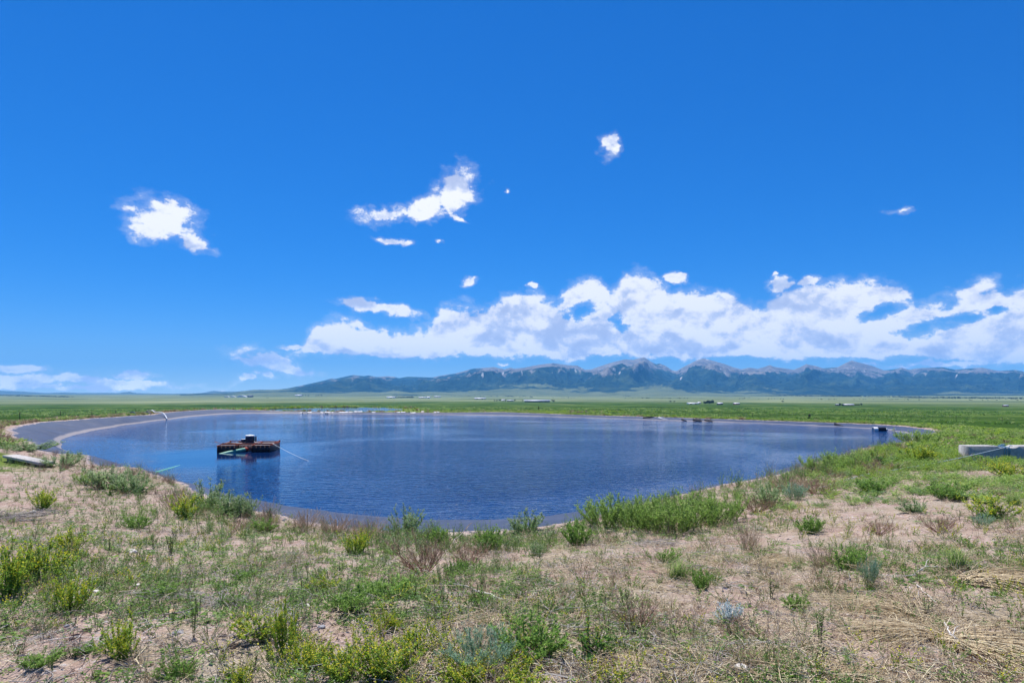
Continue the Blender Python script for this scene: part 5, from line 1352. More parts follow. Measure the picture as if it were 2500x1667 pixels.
# ------------------------------------------------------------------ the plants one can tell apart
for a in [
 # the near left corner
 ('yellow', 18, 1372, 150, 130, 'tall yellow flowered weed cut off by the left edge of the picture'),
 ('yellow', 100, 1338, 108, 130, 'bushy yellow weed standing between the edge weed and the big stone'),
 ('yellow', 158, 1408, 120, 88, 'yellow weed with a dark leafy base just left of the big pale stone'),
 ('yellow', 160, 1268, 60, 80, 'small yellow weed behind the near left weed patch'),
 ('broad', 62, 1300, 52, 56, 'dark green weed at the back of the near left yellow patch'),
 ('leafy', 92, 1528, 40, 72, 'low bright green leafy clump in the bottom left corner'),
 ('leafy', 215, 1492, 22, 62, 'flat bright green clump beside the yellow green weed near the corner'),
 ('yellow', 282, 1512, 112, 92, 'yellow green weed with one long leaning stalk, in front of the grey dead stalks'),
 ('leafy', 366, 1370, 34, 74, 'bright green leafy clump right behind the pale stones'),
 ('thin', 444, 1462, 96, 28, 'single upright dark green weed alone on bare pebbly soil'),
 ('thin', 252, 1268, 46, 20, 'dark bent weed on a black stalk beside a dark stone'),
 ('thin', 352, 1262, 50, 26, 'slim leafy weed beside a pale stone, left of its twin'),
 ('thin', 392, 1274, 58, 36, 'bushier slim leafy weed, right of its twin behind the grey stalks'),
 ('brush', 385, 1375, 40, 150, 'heap of grey dead stalks behind the bright leafy clump'),
 ('brush', 500, 1390, 40, 190, 'long heap of grey dead stalks in the middle of the left slope'),
 ('brush', 630, 1425, 40, 170, 'heap of grey dead stalks behind the tall yellow weeds'),
 ('brush', 30, 1195, 40, 160, 'pale grey dead stalks lying below the concrete beam'),
 ('leafy', 530, 1390, 26, 44, 'small yellow green clump growing through the grey dead stalks'),
 ('yellow', 598, 1470, 74, 120, 'spreading yellow weed in front of the grey stalks, left of the tallest yellow weed'),
 ('yellow', 655, 1508, 150, 66, 'tallest thin yellow weed with many bare flowering stalks'),
 ('yellow', 706, 1538, 104, 96, 'yellow weed with a dark shaded foot above a fallen stick'),
 ('leafy', 400, 1556, 60, 74, 'leafy green weed at the bottom edge beside a grey stone'),
 ('thin', 118, 1552, 70, 20, 'thin stalk weed at the bottom edge in the left corner'),
 ('leafy', 560, 1330, 28, 44, 'small green weed above the long heap of grey stalks'),
 ('leafy', 312, 1212, 36, 44, 'light green weed in the middle distance below the reddish bare mound'),
 ('broad', 252, 1138, 30, 20, 'small dark spire shaped weed standing on the bare reddish mound'),
 ('yellow', 95, 1168, 60, 64, 'yellow green bush below the near end of the concrete beam'),
 ('seedy', 70, 1034, 26, 90, 'green weeds growing over the bank behind the concrete beam'),
 ('seedy', 142, 1072, 40, 60, 'light green weed beyond the near end of the concrete beam'),
 # the near waterline, left to right
 ('seedy', 250, 1122, 66, 84, 'large green bush on the bank, in front of the white hose end'),
 ('seedy', 306, 1132, 62, 66, 'dark grey green bush leaning over the green hose'),
 ('kochia', 205, 1112, 36, 54, 'low yellow green weed left of the large bush by the hose'),
 ('tan', 398, 1170, 62, 64, 'tan dry grass clump above the rounded yellow green bush'),
 ('yellow', 424, 1190, 62, 74, 'rounded yellow green bush with a dark shadow at its foot'),
 ('seedy', 474, 1168, 76, 66, 'tall green weed with open heads right of the rounded yellow green bush'),
 ('seedy', 528, 1182, 68, 66, 'grey green tall weed leaning over the water edge'),
 ('seedy', 566, 1186, 60, 44, 'thin grey green weed, last of the cluster before the bare liner'),
 ('thin', 622, 1206, 56, 22, 'single weed with one tall flower head against the pale liner'),
 ('leafy', 606, 1220, 34, 44, 'bright green low bush under the single tall flower head'),
 ('tan', 705, 1212, 50, 74, 'dry tan weed with feathery top at the left of the tan strip'),
 ('tan', 768, 1224, 52, 70, 'dry tan weed in the middle of the tan strip along the liner'),
 ('tan', 846, 1232, 48, 78, 'reddish tan dry grass clump left of the grey green waterline weed'),
 ('seedy', 930, 1224, 74, 64, 'grey green weed standing tallest over the middle of the waterline'),
 ('leafy', 1004, 1250, 44, 40, 'bright green tuft between the tall grey green weed and the bare liner'),
 ('yellow', 815, 1270, 66, 72, 'yellow green bush behind the tan strip, left of the reddish dry shrub'),
 ('dry', 974, 1318, 108, 150, 'large reddish brown dry shrub fanning towards the water'),
 ('dry', 1075, 1298, 64, 90, 'smaller tan dry shrub right of the large reddish brown one'),
 ('leafy', 1052, 1318, 40, 44, 'small green weed at the foot of the large reddish dry shrub'),
 ('leafy', 1124, 1262, 60, 58, 'bright green bush in front of the bare liner'),
 ('seedy', 1204, 1222, 60, 66, 'leafy green weed cluster against the water, left of a grey bush'),
 ('thin', 1140, 1212, 44, 22, 'thin weed with pale heads alone against the dark water'),
 ('brush', 1262, 1226, 30, 70, 'grey tangled dead stalks behind a small bush'),
 ('leafy', 1326, 1252, 62, 58, 'dark green leafy bush just left of the long green hedge of weeds'),
 ('seedy', 1230, 1276, 44, 44, 'grey green weed on the slope below the grey tangle'),
 ('kochia', 1392, 1206, 80, 100, 'first bush at the low left end of the long light green weed belt'),
 ('kochia', 1446, 1216, 96, 106, 'tall light green bush, second along the long weed belt'),
 ('kochia', 1500, 1220, 96, 104, 'light green bush at the middle of the long weed belt, above a grey tangle'),
 ('kochia', 1552, 1224, 100, 104, 'darker footed light green bush right of the middle of the weed belt'),
 ('kochia', 1604, 1210, 98, 108, 'tallest light green bush of the long weed belt'),
 ('kochia', 1652, 1198, 86, 92, 'light green bush at the right end of the long weed belt'),
 ('brush', 1528, 1252, 30, 110, 'blue grey tangle of dead stalks below the long weed belt'),
 ('leafy', 1534, 1290, 32, 44, 'yellow green weed below the blue grey tangle'),
 ('seedy', 1768, 1160, 66, 66, 'upright green weed left of the round blue green bush'),
 ('feather', 1822, 1148, 42, 58, 'round blue green bush on the slope beside the tan shrub'),
 ('dry', 1738, 1176, 50, 90, 'brown dry shrub between the weed belt and the upright green weed'),
 ('tan', 1806, 1128, 48, 100, 'orange tan dry bush by the water, right of the weed belt'),
 ('dry', 1872, 1134, 48, 90, 'dark brown dry bush right of the orange tan one'),
 ('kochia', 1888, 1084, 46, 76, 'fluffy green bush at the water right of the tan bushes'),
 ('kochia', 1950, 1078, 56, 80, 'taller fluffy green bush on the right hand waterline'),
 ('broad', 2016, 1066, 42, 70, 'dark green bush at the waterline left of the golden bush'),
 ('yellow', 2108, 1060, 46, 70, 'golden yellow bush between the dark green bush and the concrete block'),
 ('kochia', 2110, 1018, 40, 76, 'bright green bush behind the golden yellow bush by the liner end'),
 ('dry', 2010, 1084, 32, 84, 'dark brown dead bush under the fluffy green bushes'),
 # the right slope
 ('leafy', 2006, 1130, 34, 72, 'bright green bush just below the taut blue rope'),
 ('leafy', 2176, 1146, 46, 70, 'light green and yellow weed in front of the concrete block'),
 ('yellow', 2282, 1190, 58, 100, 'large yellow flowered bush on the right slope below the block'),
 ('yellow', 2200, 1150, 22, 50, 'small orange yellow weed between two bigger ones on the right slope'),
 ('yellow', 2322, 1096, 46, 96, 'dense yellow green bush hiding the middle of the concrete block'),
 ('leafy', 2258, 1066, 24, 44, 'small dark green bush against the shaded face of the concrete block'),
 ('feather', 2256, 1212, 36, 42, 'small blue green bush right of the yellow flowered bush foot'),
 ('tuft', 2332, 1160, 36, 60, 'green grass tuft at the right edge below the block'),
 ('tuft', 2196, 1306, 66, 118, 'large arching green grass tuft above the straw sheaf'),
 ('leafy', 1860, 1226, 46, 52, 'rounded green bush on bare soil in the middle of the right slope'),
 ('seedy', 2098, 1176, 36, 60, 'grey green weeds right of the bare pale patch'),
 ('dry', 2160, 1222, 48, 90, 'thin brown twiggy shrub with a green top, right slope'),
 ('dry', 2020, 1228, 42, 80, 'brown dry twigs left of the twiggy green topped shrub'),
 ('leafy', 1948, 1308, 60, 66, 'green bush with yellow specks right of a tan dry clump'),
 ('tan', 1892, 1304, 64, 70, 'tan dry clump left of the green bush with yellow specks'),
 ('thin', 1770, 1376, 62, 26, 'dark thin weed on bare soil right of the silver sage'),
 ('feather', 1996, 1346, 78, 42, 'tall narrow feathery green weed on the right slope'),
 ('thin', 1884, 1490, 104, 34, 'tall thin weed with a leafy crown near the bottom, right of the sage'),
 ('leafy', 1830, 1396, 34, 52, 'low green weed beside the dark thin weed'),
 ('sage', 1672, 1434, 62, 60, 'pale silver sage bush among dry twigs'),
 ('dry', 1690, 1460, 40, 110, 'brown dead twigs lying at the foot of the silver sage'),
 ('leafy', 1612, 1352, 50, 44, 'green weed behind and left of the silver sage'),
 ('tuft', 1560, 1328, 56, 110, 'straw coloured and green grass tuft in the middle of the slope'),
 ('tan', 1716, 1262, 66, 50, 'pale upright dead grass stems below the weed belt'),
 ('dry', 1462, 1448, 92, 130, 'red brown twiggy shrub beside the dark broadleaf weed'),
 # the bottom middle
 ('broad', 1356, 1522, 152, 104, 'dark broadleaf weed with tall flower stalks near the bottom edge'),
 ('leafy', 1216, 1508, 104, 136, 'large bright green leafy bush with a black shadow at its foot'),
 ('feather', 1092, 1534, 96, 168, 'large blue green feathery bush at the bottom middle'),
 ('yellow', 880, 1552, 130, 150, 'wide yellow flowered weed at the bottom, left of the feathery bush'),
 ('yellow', 790, 1562, 92, 110, 'yellow weed at the bottom edge, left of the wide yellow one'),
 ('yellow', 966, 1500, 86, 92, 'upright yellow weed touching the left side of the feathery bush'),
 ('yellow', 1060, 1574, 84, 130, 'yellow weed growing in front of the feathery bush'),
 ('yellow', 1186, 1580, 70, 120, 'yellow weed in front of the large bright green bush'),
 ('yellow', 560, 1570, 50, 60, 'short yellow weed on the bottom edge near the fallen stick'),
 ('leafy', 882, 1374, 58, 104, 'dense dark green bush with a yellow right side above bare soil'),
 ('yellow', 742, 1358, 44, 70, 'low yellow green weed left of the dense dark green bush'),
 ('leafy', 800, 1402, 42, 74, 'bright green clump in front of the low yellow green weed'),
 ('leafy', 1100, 1388, 26, 54, 'flat green weed by the long bleached stalk'),
 ('leafy', 1200, 1434, 40, 62, 'low green weeds behind the large bright green bush'),
 ('yellow', 884, 1452, 64, 66, 'light green and yellow weed behind the wide yellow one'),
 ('thin', 1436, 1398, 74, 34, 'thin drooping weed behind the dark broadleaf weed'),
 ('straw', 1480, 1536, 30, 110, 'small straw heap at the bottom right of the broadleaf weed', 1.9),
 ('straw', 2180, 1486, 60, 330, 'large sheaf of golden straw fanning to the bottom right corner', -0.55),
 ('straw', 2172, 1478, 60, 260, 'grey straw sheaf fanning away from the golden one', 2.75),
 ('straw', 2226, 1340, 60, 260, 'pale straw sheaf lying flat at the right edge, below the grass tuft', -0.25),
 ('straw', 2090, 1428, 60, 240, 'long loose straw lying diagonally across the right slope', 2.2),
 ('straw', 1905, 1555, 60, 200, 'straw sheaf at the bottom edge pointing at the corner', -0.2),
 ('straw', 1740, 1300, 40, 150, 'flattened straw patch left of the tan dry clump', 0.3),
]:
    plant(*a)

# ------------------------------------------------------------------ stones
MT['stone'] = {k: plain(k + '_stone', c1, c2, 0.85, 0.2, 12, 0, 0.5, 0.01) for k, c1, c2 in (
    ('pale', (.46, .42, .38), (.66, .62, .57)), ('grey', (.20, .20, .215), (.36, .36, .38)), ('dark', (.07, .07, .075), (.15, .145, .14)), ('orange', (.42, .26, .15), (.60, .42, .28)), ('pink', (.44, .29, .24), (.60, .44, .38)))}
def rock_mesh(seed, n=10, m=14):
    rng = np.random.default_rng(seed); a = np.linspace(0, 2 * math.pi, m, endpoint=False); b = np.linspace(-math.pi / 2, math.pi / 2, n)
    V = np.array([(math.cos(q) * math.cos(e), math.sin(q) * math.cos(e), math.sin(e)) for e in b[1:-1] for q in a] + [(0, 0, -1), (0, 0, 1)])
    cut = rng.normal(0, 1, (9, 3)); cut /= np.linalg.norm(cut, axis=1, keepdims=True); lim = rng.uniform(.62, .9, 9)
    for c, l in zip(cut, lim):
        e = V @ c; V = V - np.maximum(e - l, 0)[:, None] * c
    V *= 1 + rng.normal(0, .02, (len(V), 1)); k = n - 2
    Q = [(i * m + j, i * m + (j + 1) % m, i * m + m + (j + 1) % m, i * m + m + j) for i in range(k - 1) for j in range(m)]
    T = [(k * m, (j + 1) % m, j) for j in range(m)] + [(k * m + 1, (k - 1) * m + j, (k - 1) * m + (j + 1) % m) for j in range(m)]
    return V, np.array(Q), np.array(T)
for i, (xv, yv, wv, kind, lab) in enumerate([
    (221, 1362, 22, 'pale', 'rounded pale stone with a dark underside, biggest near the left yellow weeds'),
    (147, 1390, 18, 'pale', 'white stone at the foot of the dark footed yellow weed'),
    (312, 1364, 26, 'pale', 'broad pale flat stone in front of the bright leafy clump'),
    (280, 1362, 18, 'pale', 'pale wedge shaped stone between the round stone and the flat one'),
    (314, 1346, 20, 'pale', 'pale stone behind the broad flat stone'),
    (394, 1408, 26, 'orange', 'orange tan stone on bare soil left of the single upright weed'),
    (432, 1412, 24, 'grey', 'grey slab beside the orange tan stone'),
    (704, 1394, 20, 'pale', 'pale stone right of the tall yellow weeds'),
    (660, 1390, 16, 'grey', 'grey stone behind the tallest yellow weed'),
    (738, 1440, 20, 'grey', 'blue grey stone left of the wide yellow weeds'),
    (562, 1482, 22, 'dark', 'rounded dark stone above the fallen stick'),
    (372, 1558, 26, 'grey', 'blue grey slab at the bottom edge'),
    (368, 1540, 28, 'pink', 'pale pinkish slab just above the blue grey one at the bottom edge'),
    (410, 1456, 28, 'grey', 'flat blue grey stone among twigs by the single upright weed'),
    (232, 1481, 16, 'grey', 'small blue grey stone beside the leaning yellow green weed'),
    (154, 1440, 16, 'grey', 'tilted blue grey stone on bare soil in the left corner'),
    (237, 1241, 16, 'dark', 'dark flat stone beside the bent weed'),
    (304, 1268, 26, 'pale', 'pale stone in front of the slim leafy weeds'),
    (340, 1264, 16, 'pink', 'pinkish stone touching the pale stone by the slim leafy weeds'),
    (75, 1178, 18, 'pale', 'pale stone below the yellow green bush near the beam'),
    (1138, 1434, 18, 'pale', 'white stone behind the large bright green bush'),
    (1700, 1538, 38, 'pale', 'largest pale stone at the bottom edge below the silver sage'),
    (1645, 1528, 14, 'grey', 'small lavender grey stone left of the largest pale stone'),
    (1790, 1556, 28, 'pink', 'flat pink stone at the bottom edge, right of the largest pale stone'),
    (788, 1498, 16, 'grey', 'bluish white stone among the yellow weeds'),
    (1066, 1394, 22, 'pale', 'flat pale stone in the bare patch below the bleached stalk'),
    (2088, 1244, 8, 'pale', 'small white stone on the bare right slope'),
    (1990, 1550, 9, 'pale', 'little white stone by the straw in the corner')]):
    x, y, z = ray_ground(xv * K, yv * K); w = wv * K * y / F * 0.5
    V, Q, T = rock_mesh(300 + i)
    rng = np.random.default_rng(i)
    me = mesh_from('stone', V * np.array((w, w * rng.uniform(.6, .9), w * rng.uniform(.42, .62))), [Q, T], None, [MT['stone'][kind]], smooth=True)
    me.set_sharp_from_angle(angle=R(32))
    tag(link('stone', me, None, (x, y, z + w * .14), rng.uniform(-.5, .5)), lab, 'stone')

# ------------------------------------------------------------------ fallen sticks and bleached stalks
MT['stick'] = plain('bare_wood', (.20, .165, .14), (.40, .35, .31), .9, .1, 20)
MT['bleach'] = plain('bleached_stalk', (.48, .44, .40), (.70, .66, .60), .85, .15, 20)
def stick(pts, r, m, lab, forks=()):
    P_ = []
    for xv, yv, up in pts:
        x, y, z = ray_ground(xv * K, yv * K); P_.append((x, y, z + up))
    P_ = np.array(P_); n = len(P_); q = np.linspace(0, n - 1, n * 4)
    Pq = np.stack([np.interp(q, np.arange(n), P_[:, i]) for i in range(3)], -1); Pq += np.random.default_rng(n * 7).normal(0, .006, Pq.shape)
    b = MB().tube(Pq, np.linspace(r, r * .45, len(Pq)), 7)
    for (t_, dx, dy, dz) in forks:
        s0 = Pq[int(t_ * (len(Pq) - 1))]; e = s0 + np.array((dx, dy, dz)); b.tube([s0, (s0 + e) / 2 + np.array((0, .01, .015)), e], [r * .6, r * .45, r * .25], 6)
    tag(b.build('stick', m, smooth=True), lab, 'stick')
stick([(505, 1500, .015), (560, 1474, .03), (612, 1466, .05)], .011, MT['stick'], 'grey forked stick lying above the bottom edge under the yellow weeds', [(.6, .14, .08, .03), (.35, .1, -.05, .02)])
stick([(1092, 1366, .04), (1130, 1376, .03), (1182, 1391, .02)], .010, MT['bleach'], 'long bleached stalk lying on bare soil in the middle', [(.2, -.25, .1, .05)])
stick([(1212, 1384, .02), (1232, 1372, .04)], .008, MT['bleach'], 'short bleached stalk pointing away from the long one')
stick([(375, 1415, .02), (420, 1420, .03), (448, 1430, .02)], .008, MT['stick'], 'thin dark twig lying left of the single upright weed', [(.5, .15, .08, .02)])
stick([(385, 1460, .02), (432, 1498, .02)], .007, MT['stick'], 'thin grey twig pointing down towards the bottom edge')
stick([(2225, 1500, .04), (2186, 1488, .08), (2168, 1462, .10)], .006, MT['bleach'], 'bare grey branch sticking up out of the golden straw sheaf', [(.5, .10, .08, .04), (.3, -.09, .02, .05)])
stick([(2090, 1326, .02), (2130, 1314, .05), (2180, 1308, .03)], .006, MT['bleach'], 'pale dead branch lying left of the arching grass tuft', [(.5, .1, .1, .05)])
stick([(2104, 1345, .02), (2150, 1400, .05)], .005, MT['bleach'], 'long grey stalk slanting down between the feathery weed and the straw')
stick([(1040, 1262, .1), (1085, 1240, .28)], .009, MT['bstick'] if 'bstick' in MT else MT['stick'], 'bare dark branch reaching up in front of the pale liner', [(.6, .1, .05, .12)])

# ------------------------------------------------------------------ ground cover nobody could count: one object per sort
def cover(name, label, sorts, spots):
    """sorts: list of (material, V, Q, tint); spots: arrays x, y, sort, scale, squash"""
    mats = []; VV, QQ, TT, MI, n = [], [], [], [], 0
    for k, pieces in enumerate(sorts):
        m_ = spots['k'] == k
        if not m_.any(): continue
        x, y, s = spots['x'][m_], spots['y'][m_], spots['s'][m_]
        z = ground_z(x, y); a = np.random.default_rng(k + 5).uniform(0, 2 * math.pi, len(x)) if 'a' not in spots else spots['a'][m_]
        h = spots['h'][m_] if 'h' in spots else s
        jit = np.random.default_rng(k + 9).normal(0, .16, len(x))
        for mm, V, Q, ti in pieces:
            if mm not in mats: mats.append(mm)
            c, sn = np.cos(a)[:, None] * s[:, None], np.sin(a)[:, None] * s[:, None]
            P_ = np.stack([V[:, 0] * c - V[:, 1] * sn + x[:, None], V[:, 0] * sn + V[:, 1] * c + y[:, None], V[:, 2] * h[:, None] + z[:, None] - .005], -1)
            VV.append(P_.reshape(-1, 3)); QQ.append((Q[None] + (np.arange(len(x)) * len(V))[:, None, None]).reshape(-1, Q.shape[1]) + n)
            TT.append(np.clip(ti[None] + jit[:, None], 0, 1).ravel()); MI.append(np.full(len(x) * len(Q), mats.index(mm))); n += len(x) * len(V)
    me = mesh_from(name, np.concatenate(VV), [np.concatenate(QQ)], {'tint': np.concatenate(TT)}, [VM[m_] if isinstance(m_, str) else m_ for m_ in mats], np.concatenate(MI))
    return tag(link(name, me), label, 'ground cover', None, 'stuff')

def small(fn_parts, mats_):
    return [(m_, *b.data()) for b, m_ in zip(fn_parts, mats_) if b is not None and m_ is not None and b.V]
def p_rosette(seed, h=.06, w=.16, n=26, L=.05, ww=.36):
    rng = np.random.default_rng(seed); b = PB(); a = rng.uniform(0, 2 * math.pi, n); r = rng.uniform(0, w * .3, n)
    p = np.stack([np.cos(a) * r, np.sin(a) * r, rng.uniform(.004, h * .6, n)], -1); d = np.stack([np.cos(a), np.sin(a), rng.uniform(.1, .9, n)], -1)
    b.leaves(p, d, rng.uniform(.5, 1.1, n) * L, rng.uniform(.5, 1.1, n) * L * ww, rng.uniform(0, 1, n), rng, .4); return b
def p_sprig(seed, h=.17, w=.16, ns=5, per=10, L=.032, ww=.3):
    rng = np.random.default_rng(seed); st, lf = PB(), PB(); a = grow(rng, ns, h, w * .5, N=4, wob=.12)
    st.stems(a, .0022, .001, rng.uniform(0, 1, ns)); p, tg, t_, k = along(rng, a, per, .1, 1); LL = rng.uniform(.5, 1.1, len(p)) * L
    lf.leaves(p, scat(rng, p, tg, 1, .35), LL, LL * ww, rng.uniform(0, 1, len(p)), rng); return st, lf
def p_yel(seed):
    rng = np.random.default_rng(seed); st, lf, fl = PB(), PB(), PB(); a = grow(rng, 6, .26, .09, N=4, wob=.1)
    st.stems(a, .002, .001, rng.uniform(0, 1, 6)); p, tg, t_, k = along(rng, a, 12, .05, .8); L = rng.uniform(.012, .026, len(p))
    lf.leaves(p, scat(rng, p, tg, 1, .3), L, L * .4, rng.uniform(0, 1, len(p)), rng); p, tg, t_, k = along(rng, a, 9, .5, 1.05); L = rng.uniform(.007, .014, len(p))
    fl.leaves(p, scat(rng, p, tg, 1, .5), L, L * .9, rng.uniform(0, 1, len(p)), rng); return st, lf, fl
def p_twig(seed, n=8, L=.30, r=.0030, up=.03):
    rng = np.random.default_rng(seed); b = PB(); a = rng.uniform(0, 2 * math.pi, n); q = np.linspace(-.5, .5, 4); LL = L * rng.uniform(.3, 1, n)
    c = rng.normal(0, .10, (n, 2)); bend = rng.normal(0, .3, n)
    x = c[:, :1] + np.cos(a)[:, None] * LL[:, None] * q - np.sin(a)[:, None] * bend[:, None] * LL[:, None] * 2 * q ** 2
    y = c[:, 1:] + np.sin(a)[:, None] * LL[:, None] * q + np.cos(a)[:, None] * bend[:, None] * LL[:, None] * 2 * q ** 2
    z = .008 + np.abs(rng.normal(0, up, n))[:, None] + np.abs(rng.normal(0, up * .6, (n, 4)))
    b.stems(np.stack([x, y, z], -1), r, r * .5, rng.uniform(0, 1, n)); return b
def p_up(seed, n=14, h=.3, w=.25, r=.0016):
    rng = np.random.default_rng(seed); b = PB(); a = grow(rng, n, h, w * .5, N=4, wob=.2, minh=.35); b.stems(a, r, r * .5, rng.uniform(0, 1, n)); return b

def sample(n, rmin, rmax, a0, a1, p, seed):
    """random spots in a sector around the viewer, thinned with distance"""
    rng = np.random.default_rng(seed); r = rmin * (rmax / rmin) ** (rng.uniform(0, 1, n) ** p); a = rng.uniform(R(a0), R(a1), n)
    x, y = r * np.sin(a), r * np.cos(a); sd, _ = bank_sd(x, y); return x, y, sd, rng
def clumpy(x, y, f, seed, lo, hi):
    return sstep(lo, hi, fbm(x * f, y * f, seed, 3))

# pebbles and gravel
x, y, sd, rng = sample(15000, 3.3, 17, -44, 44, 1.25, 1)
ok = (sd > .3) & (rng.uniform(0, 1, len(x)) < .25 + .75 * clumpy(x, y, .8, 3, .42, .62)); x, y = x[ok], y[ok]
t_m, tt_, to_ = mat('gravel_stone')
principled(tt_, to_, tt_.ramp(tt_.attr('tint'), [(0, (.25, .18, .15)), (.3, (.36, .26, .22)), (.55, (.45, .36, .31)), (.75, (.36, .36, .38)), (.9, (.56, .51, .47)), (1, (.66, .62, .58))]), .9, .15)
peb = []
for s in range(4):
    V, Q, T = rock_mesh(500 + s, 5, 6); Q4 = np.concatenate([Q, np.concatenate([T, T[:, 2:]], 1)])
    peb.append([(t_m, V * np.array((1, .8, .38)), Q4, np.zeros(len(V)))])
sz = np.exp(rng.normal(-4.75, .55, len(x))); sz = np.clip(sz, .004, .045)
def pebbles():
    VV, QQ, TT, n = [], [], [], 0; z = ground_z(x, y); k = rng.integers(0, 4, len(x)); tn = rng.uniform(0, 1, len(x)); a = rng.uniform(0, 6.28, len(x))
    for j in range(4):
        m_ = k == j; _, V, Q, _t = peb[j][0]; c, s_ = (np.cos(a[m_]) * sz[m_])[:, None], (np.sin(a[m_]) * sz[m_])[:, None]
        P_ = np.stack([V[:, 0] * c - V[:, 1] * s_ + x[m_][:, None], V[:, 0] * s_ + V[:, 1] * c + y[m_][:, None], V[:, 2] * sz[m_][:, None] + (z[m_] + sz[m_] * .08)[:, None]], -1)
        VV.append(P_.reshape(-1, 3)); QQ.append((Q[None] + (np.arange(m_.sum()) * len(V))[:, None, None]).reshape(-1, 4) + n); TT.append(np.repeat(tn[m_], len(V))); n += m_.sum() * len(V)
    me = mesh_from('gravel', np.concatenate(VV), [np.concatenate(QQ)], {'tint': np.concatenate(TT)}, [t_m])
    tag(link('gravel', me), 'loose gravel and pebbles over the bare soil', 'gravel', None, 'stuff')
pebbles()

# low weeds over the near slope
SORT = [small([p_rosette(s)], ['leafy']) for s in (1, 2)] + [small([p_rosette(s, .05, .2, 34, .035, .3)], ['seedy']) for s in (3, 4)] + \
       [small(p_sprig(s), ['gstem', 'leafy']) for s in (5, 6)] + [small(p_sprig(s, .2, .14, 5, 12, .026, .22), ['gstem', 'seedy']) for s in (7, 8)] + \
       [small(p_sprig(s, .26, .1, 3, 14, .024, .24), ['bstem', 'thin']) for s in (9, 10)]
def weights(sets, rng, n): p = np.array(sets, float); return rng.choice(len(p), n, p=p / p.sum())
x, y, sd, rng = sample(20000, 3.4, 30, -44, 44, .76, 11)
dens = .12 + .88 * clumpy(x, y, .55, 13, .45, .60) + .6 * np.exp(-((x + 10) / 5) ** 2 - ((y - 15) / 6) ** 2); ok = (sd > .25) & (rng.uniform(0, 1, len(x)) < dens); x, y = x[ok], y[ok]; n = len(x)
cover('low_weeds', 'low green weeds scattered over the stony slope', SORT, dict(x=x, y=y, k=weights([3.5, 3.5, 2, 2, 4, 4, 2, 2, 1.5, 1.5], rng, n), s=rng.uniform(.6, 1.5, n), h=rng.uniform(.3, .95, n)))
# short grass, green and straw coloured
GS = [small([p_up(s, 16, .20, .22, .0019)], [m_]) for s, m_ in ((131, 'tuft'), (132, 'tuft'), (133, 'straw'), (134, 'yellow'))]
x, y, sd, rng = sample(5600, 3.6, 30, -44, 44, .80, 135)
ok = (sd > .25) & (rng.uniform(0, 1, len(x)) < .15 + .85 * clumpy(x, y, .45, 137, .45, .62)); x, y = x[ok], y[ok]; n = len(x)
rt = sstep(-2, 4, x); kk = np.where(rng.uniform(0, 1, n) < .25 + .35 * rt, 2, weights([3, 3, 0, 2], rng, n))
cover('short_grass', 'short green and straw coloured grass between the weeds', GS, dict(x=x, y=y, k=kk, s=rng.uniform(.6, 1.4, n), h=rng.uniform(.35, 1.0, n)))
# yellow weeds in patches
YS = [small(p_yel(s), ['gstem', 'yellow', 'petal']) for s in (21, 22, 23)]
x, y, sd, rng = sample(5200, 3.6, 22, -44, 44, 1.15, 31)
px_, py_ = 1250 + F * x / y, HY + F * (CZ - ground_z(x, y)) / y
pw = .01 + .35 * clumpy(x, y, .42, 33, .56, .68)
for cx, cy, rx, ry in [(80, 1400, 200, 110), (700, 1620, 150, 90), (960, 1640, 300, 110), (1250, 1660, 200, 60), (1420, 1660, 200, 50), (2420, 1170, 130, 90), (2100, 1650, 160, 40)]:
    pw = np.maximum(pw, .42 * np.exp(-((px_ - cx) / rx) ** 2 - ((py_ - cy) / ry) ** 2))
ok = (sd > .3) & (rng.uniform(0, 1, len(x)) < pw); x, y = x[ok], y[ok]; n = len(x)
cover('yellow_weeds', 'small yellow flowered weeds in loose patches', YS, dict(x=x, y=y, k=rng.integers(0, 3, n), s=rng.uniform(.6, 1.2, n), h=rng.uniform(.4, 1.0, n)))
# dead twigs and straw litter
TS = [small([p_twig(s)], ['brush']) for s in (41, 42, 43)] + [small([p_twig(s, 9, .36, .0026, .025)], ['straw']) for s in (44, 45, 46)] + [small([p_up(s)], ['straw']) for s in (47, 48)] + [small([p_up(s, 12, .24, .3)], ['dry']) for s in (49, 50)]
x, y, sd, rng = sample(9500, 3.4, 26, -44, 44, .88, 51)
dens = .28 + .8 * clumpy(x, y, .7, 53, .42, .62); ok = (sd > .3) & (rng.uniform(0, 1, len(x)) < dens); x, y = x[ok], y[ok]; n = len(x)
rt = sstep(-1.5, 3.5, x); kk = np.where(rng.uniform(0, 1, n) < .30 + .5 * rt, weights([0, 0, 0, 3, 3, 3, 1.6, 1.6, .6, .6], rng, n), weights([3, 3, 3, .6, .6, .6, .3, .3, .9, .9], rng, n))
cover('dead_litter', 'dead twigs and straw littering the slope', TS, dict(x=x, y=y, k=kk, s=rng.uniform(.6, 1.5, n), h=rng.uniform(.3, 1.0, n)))
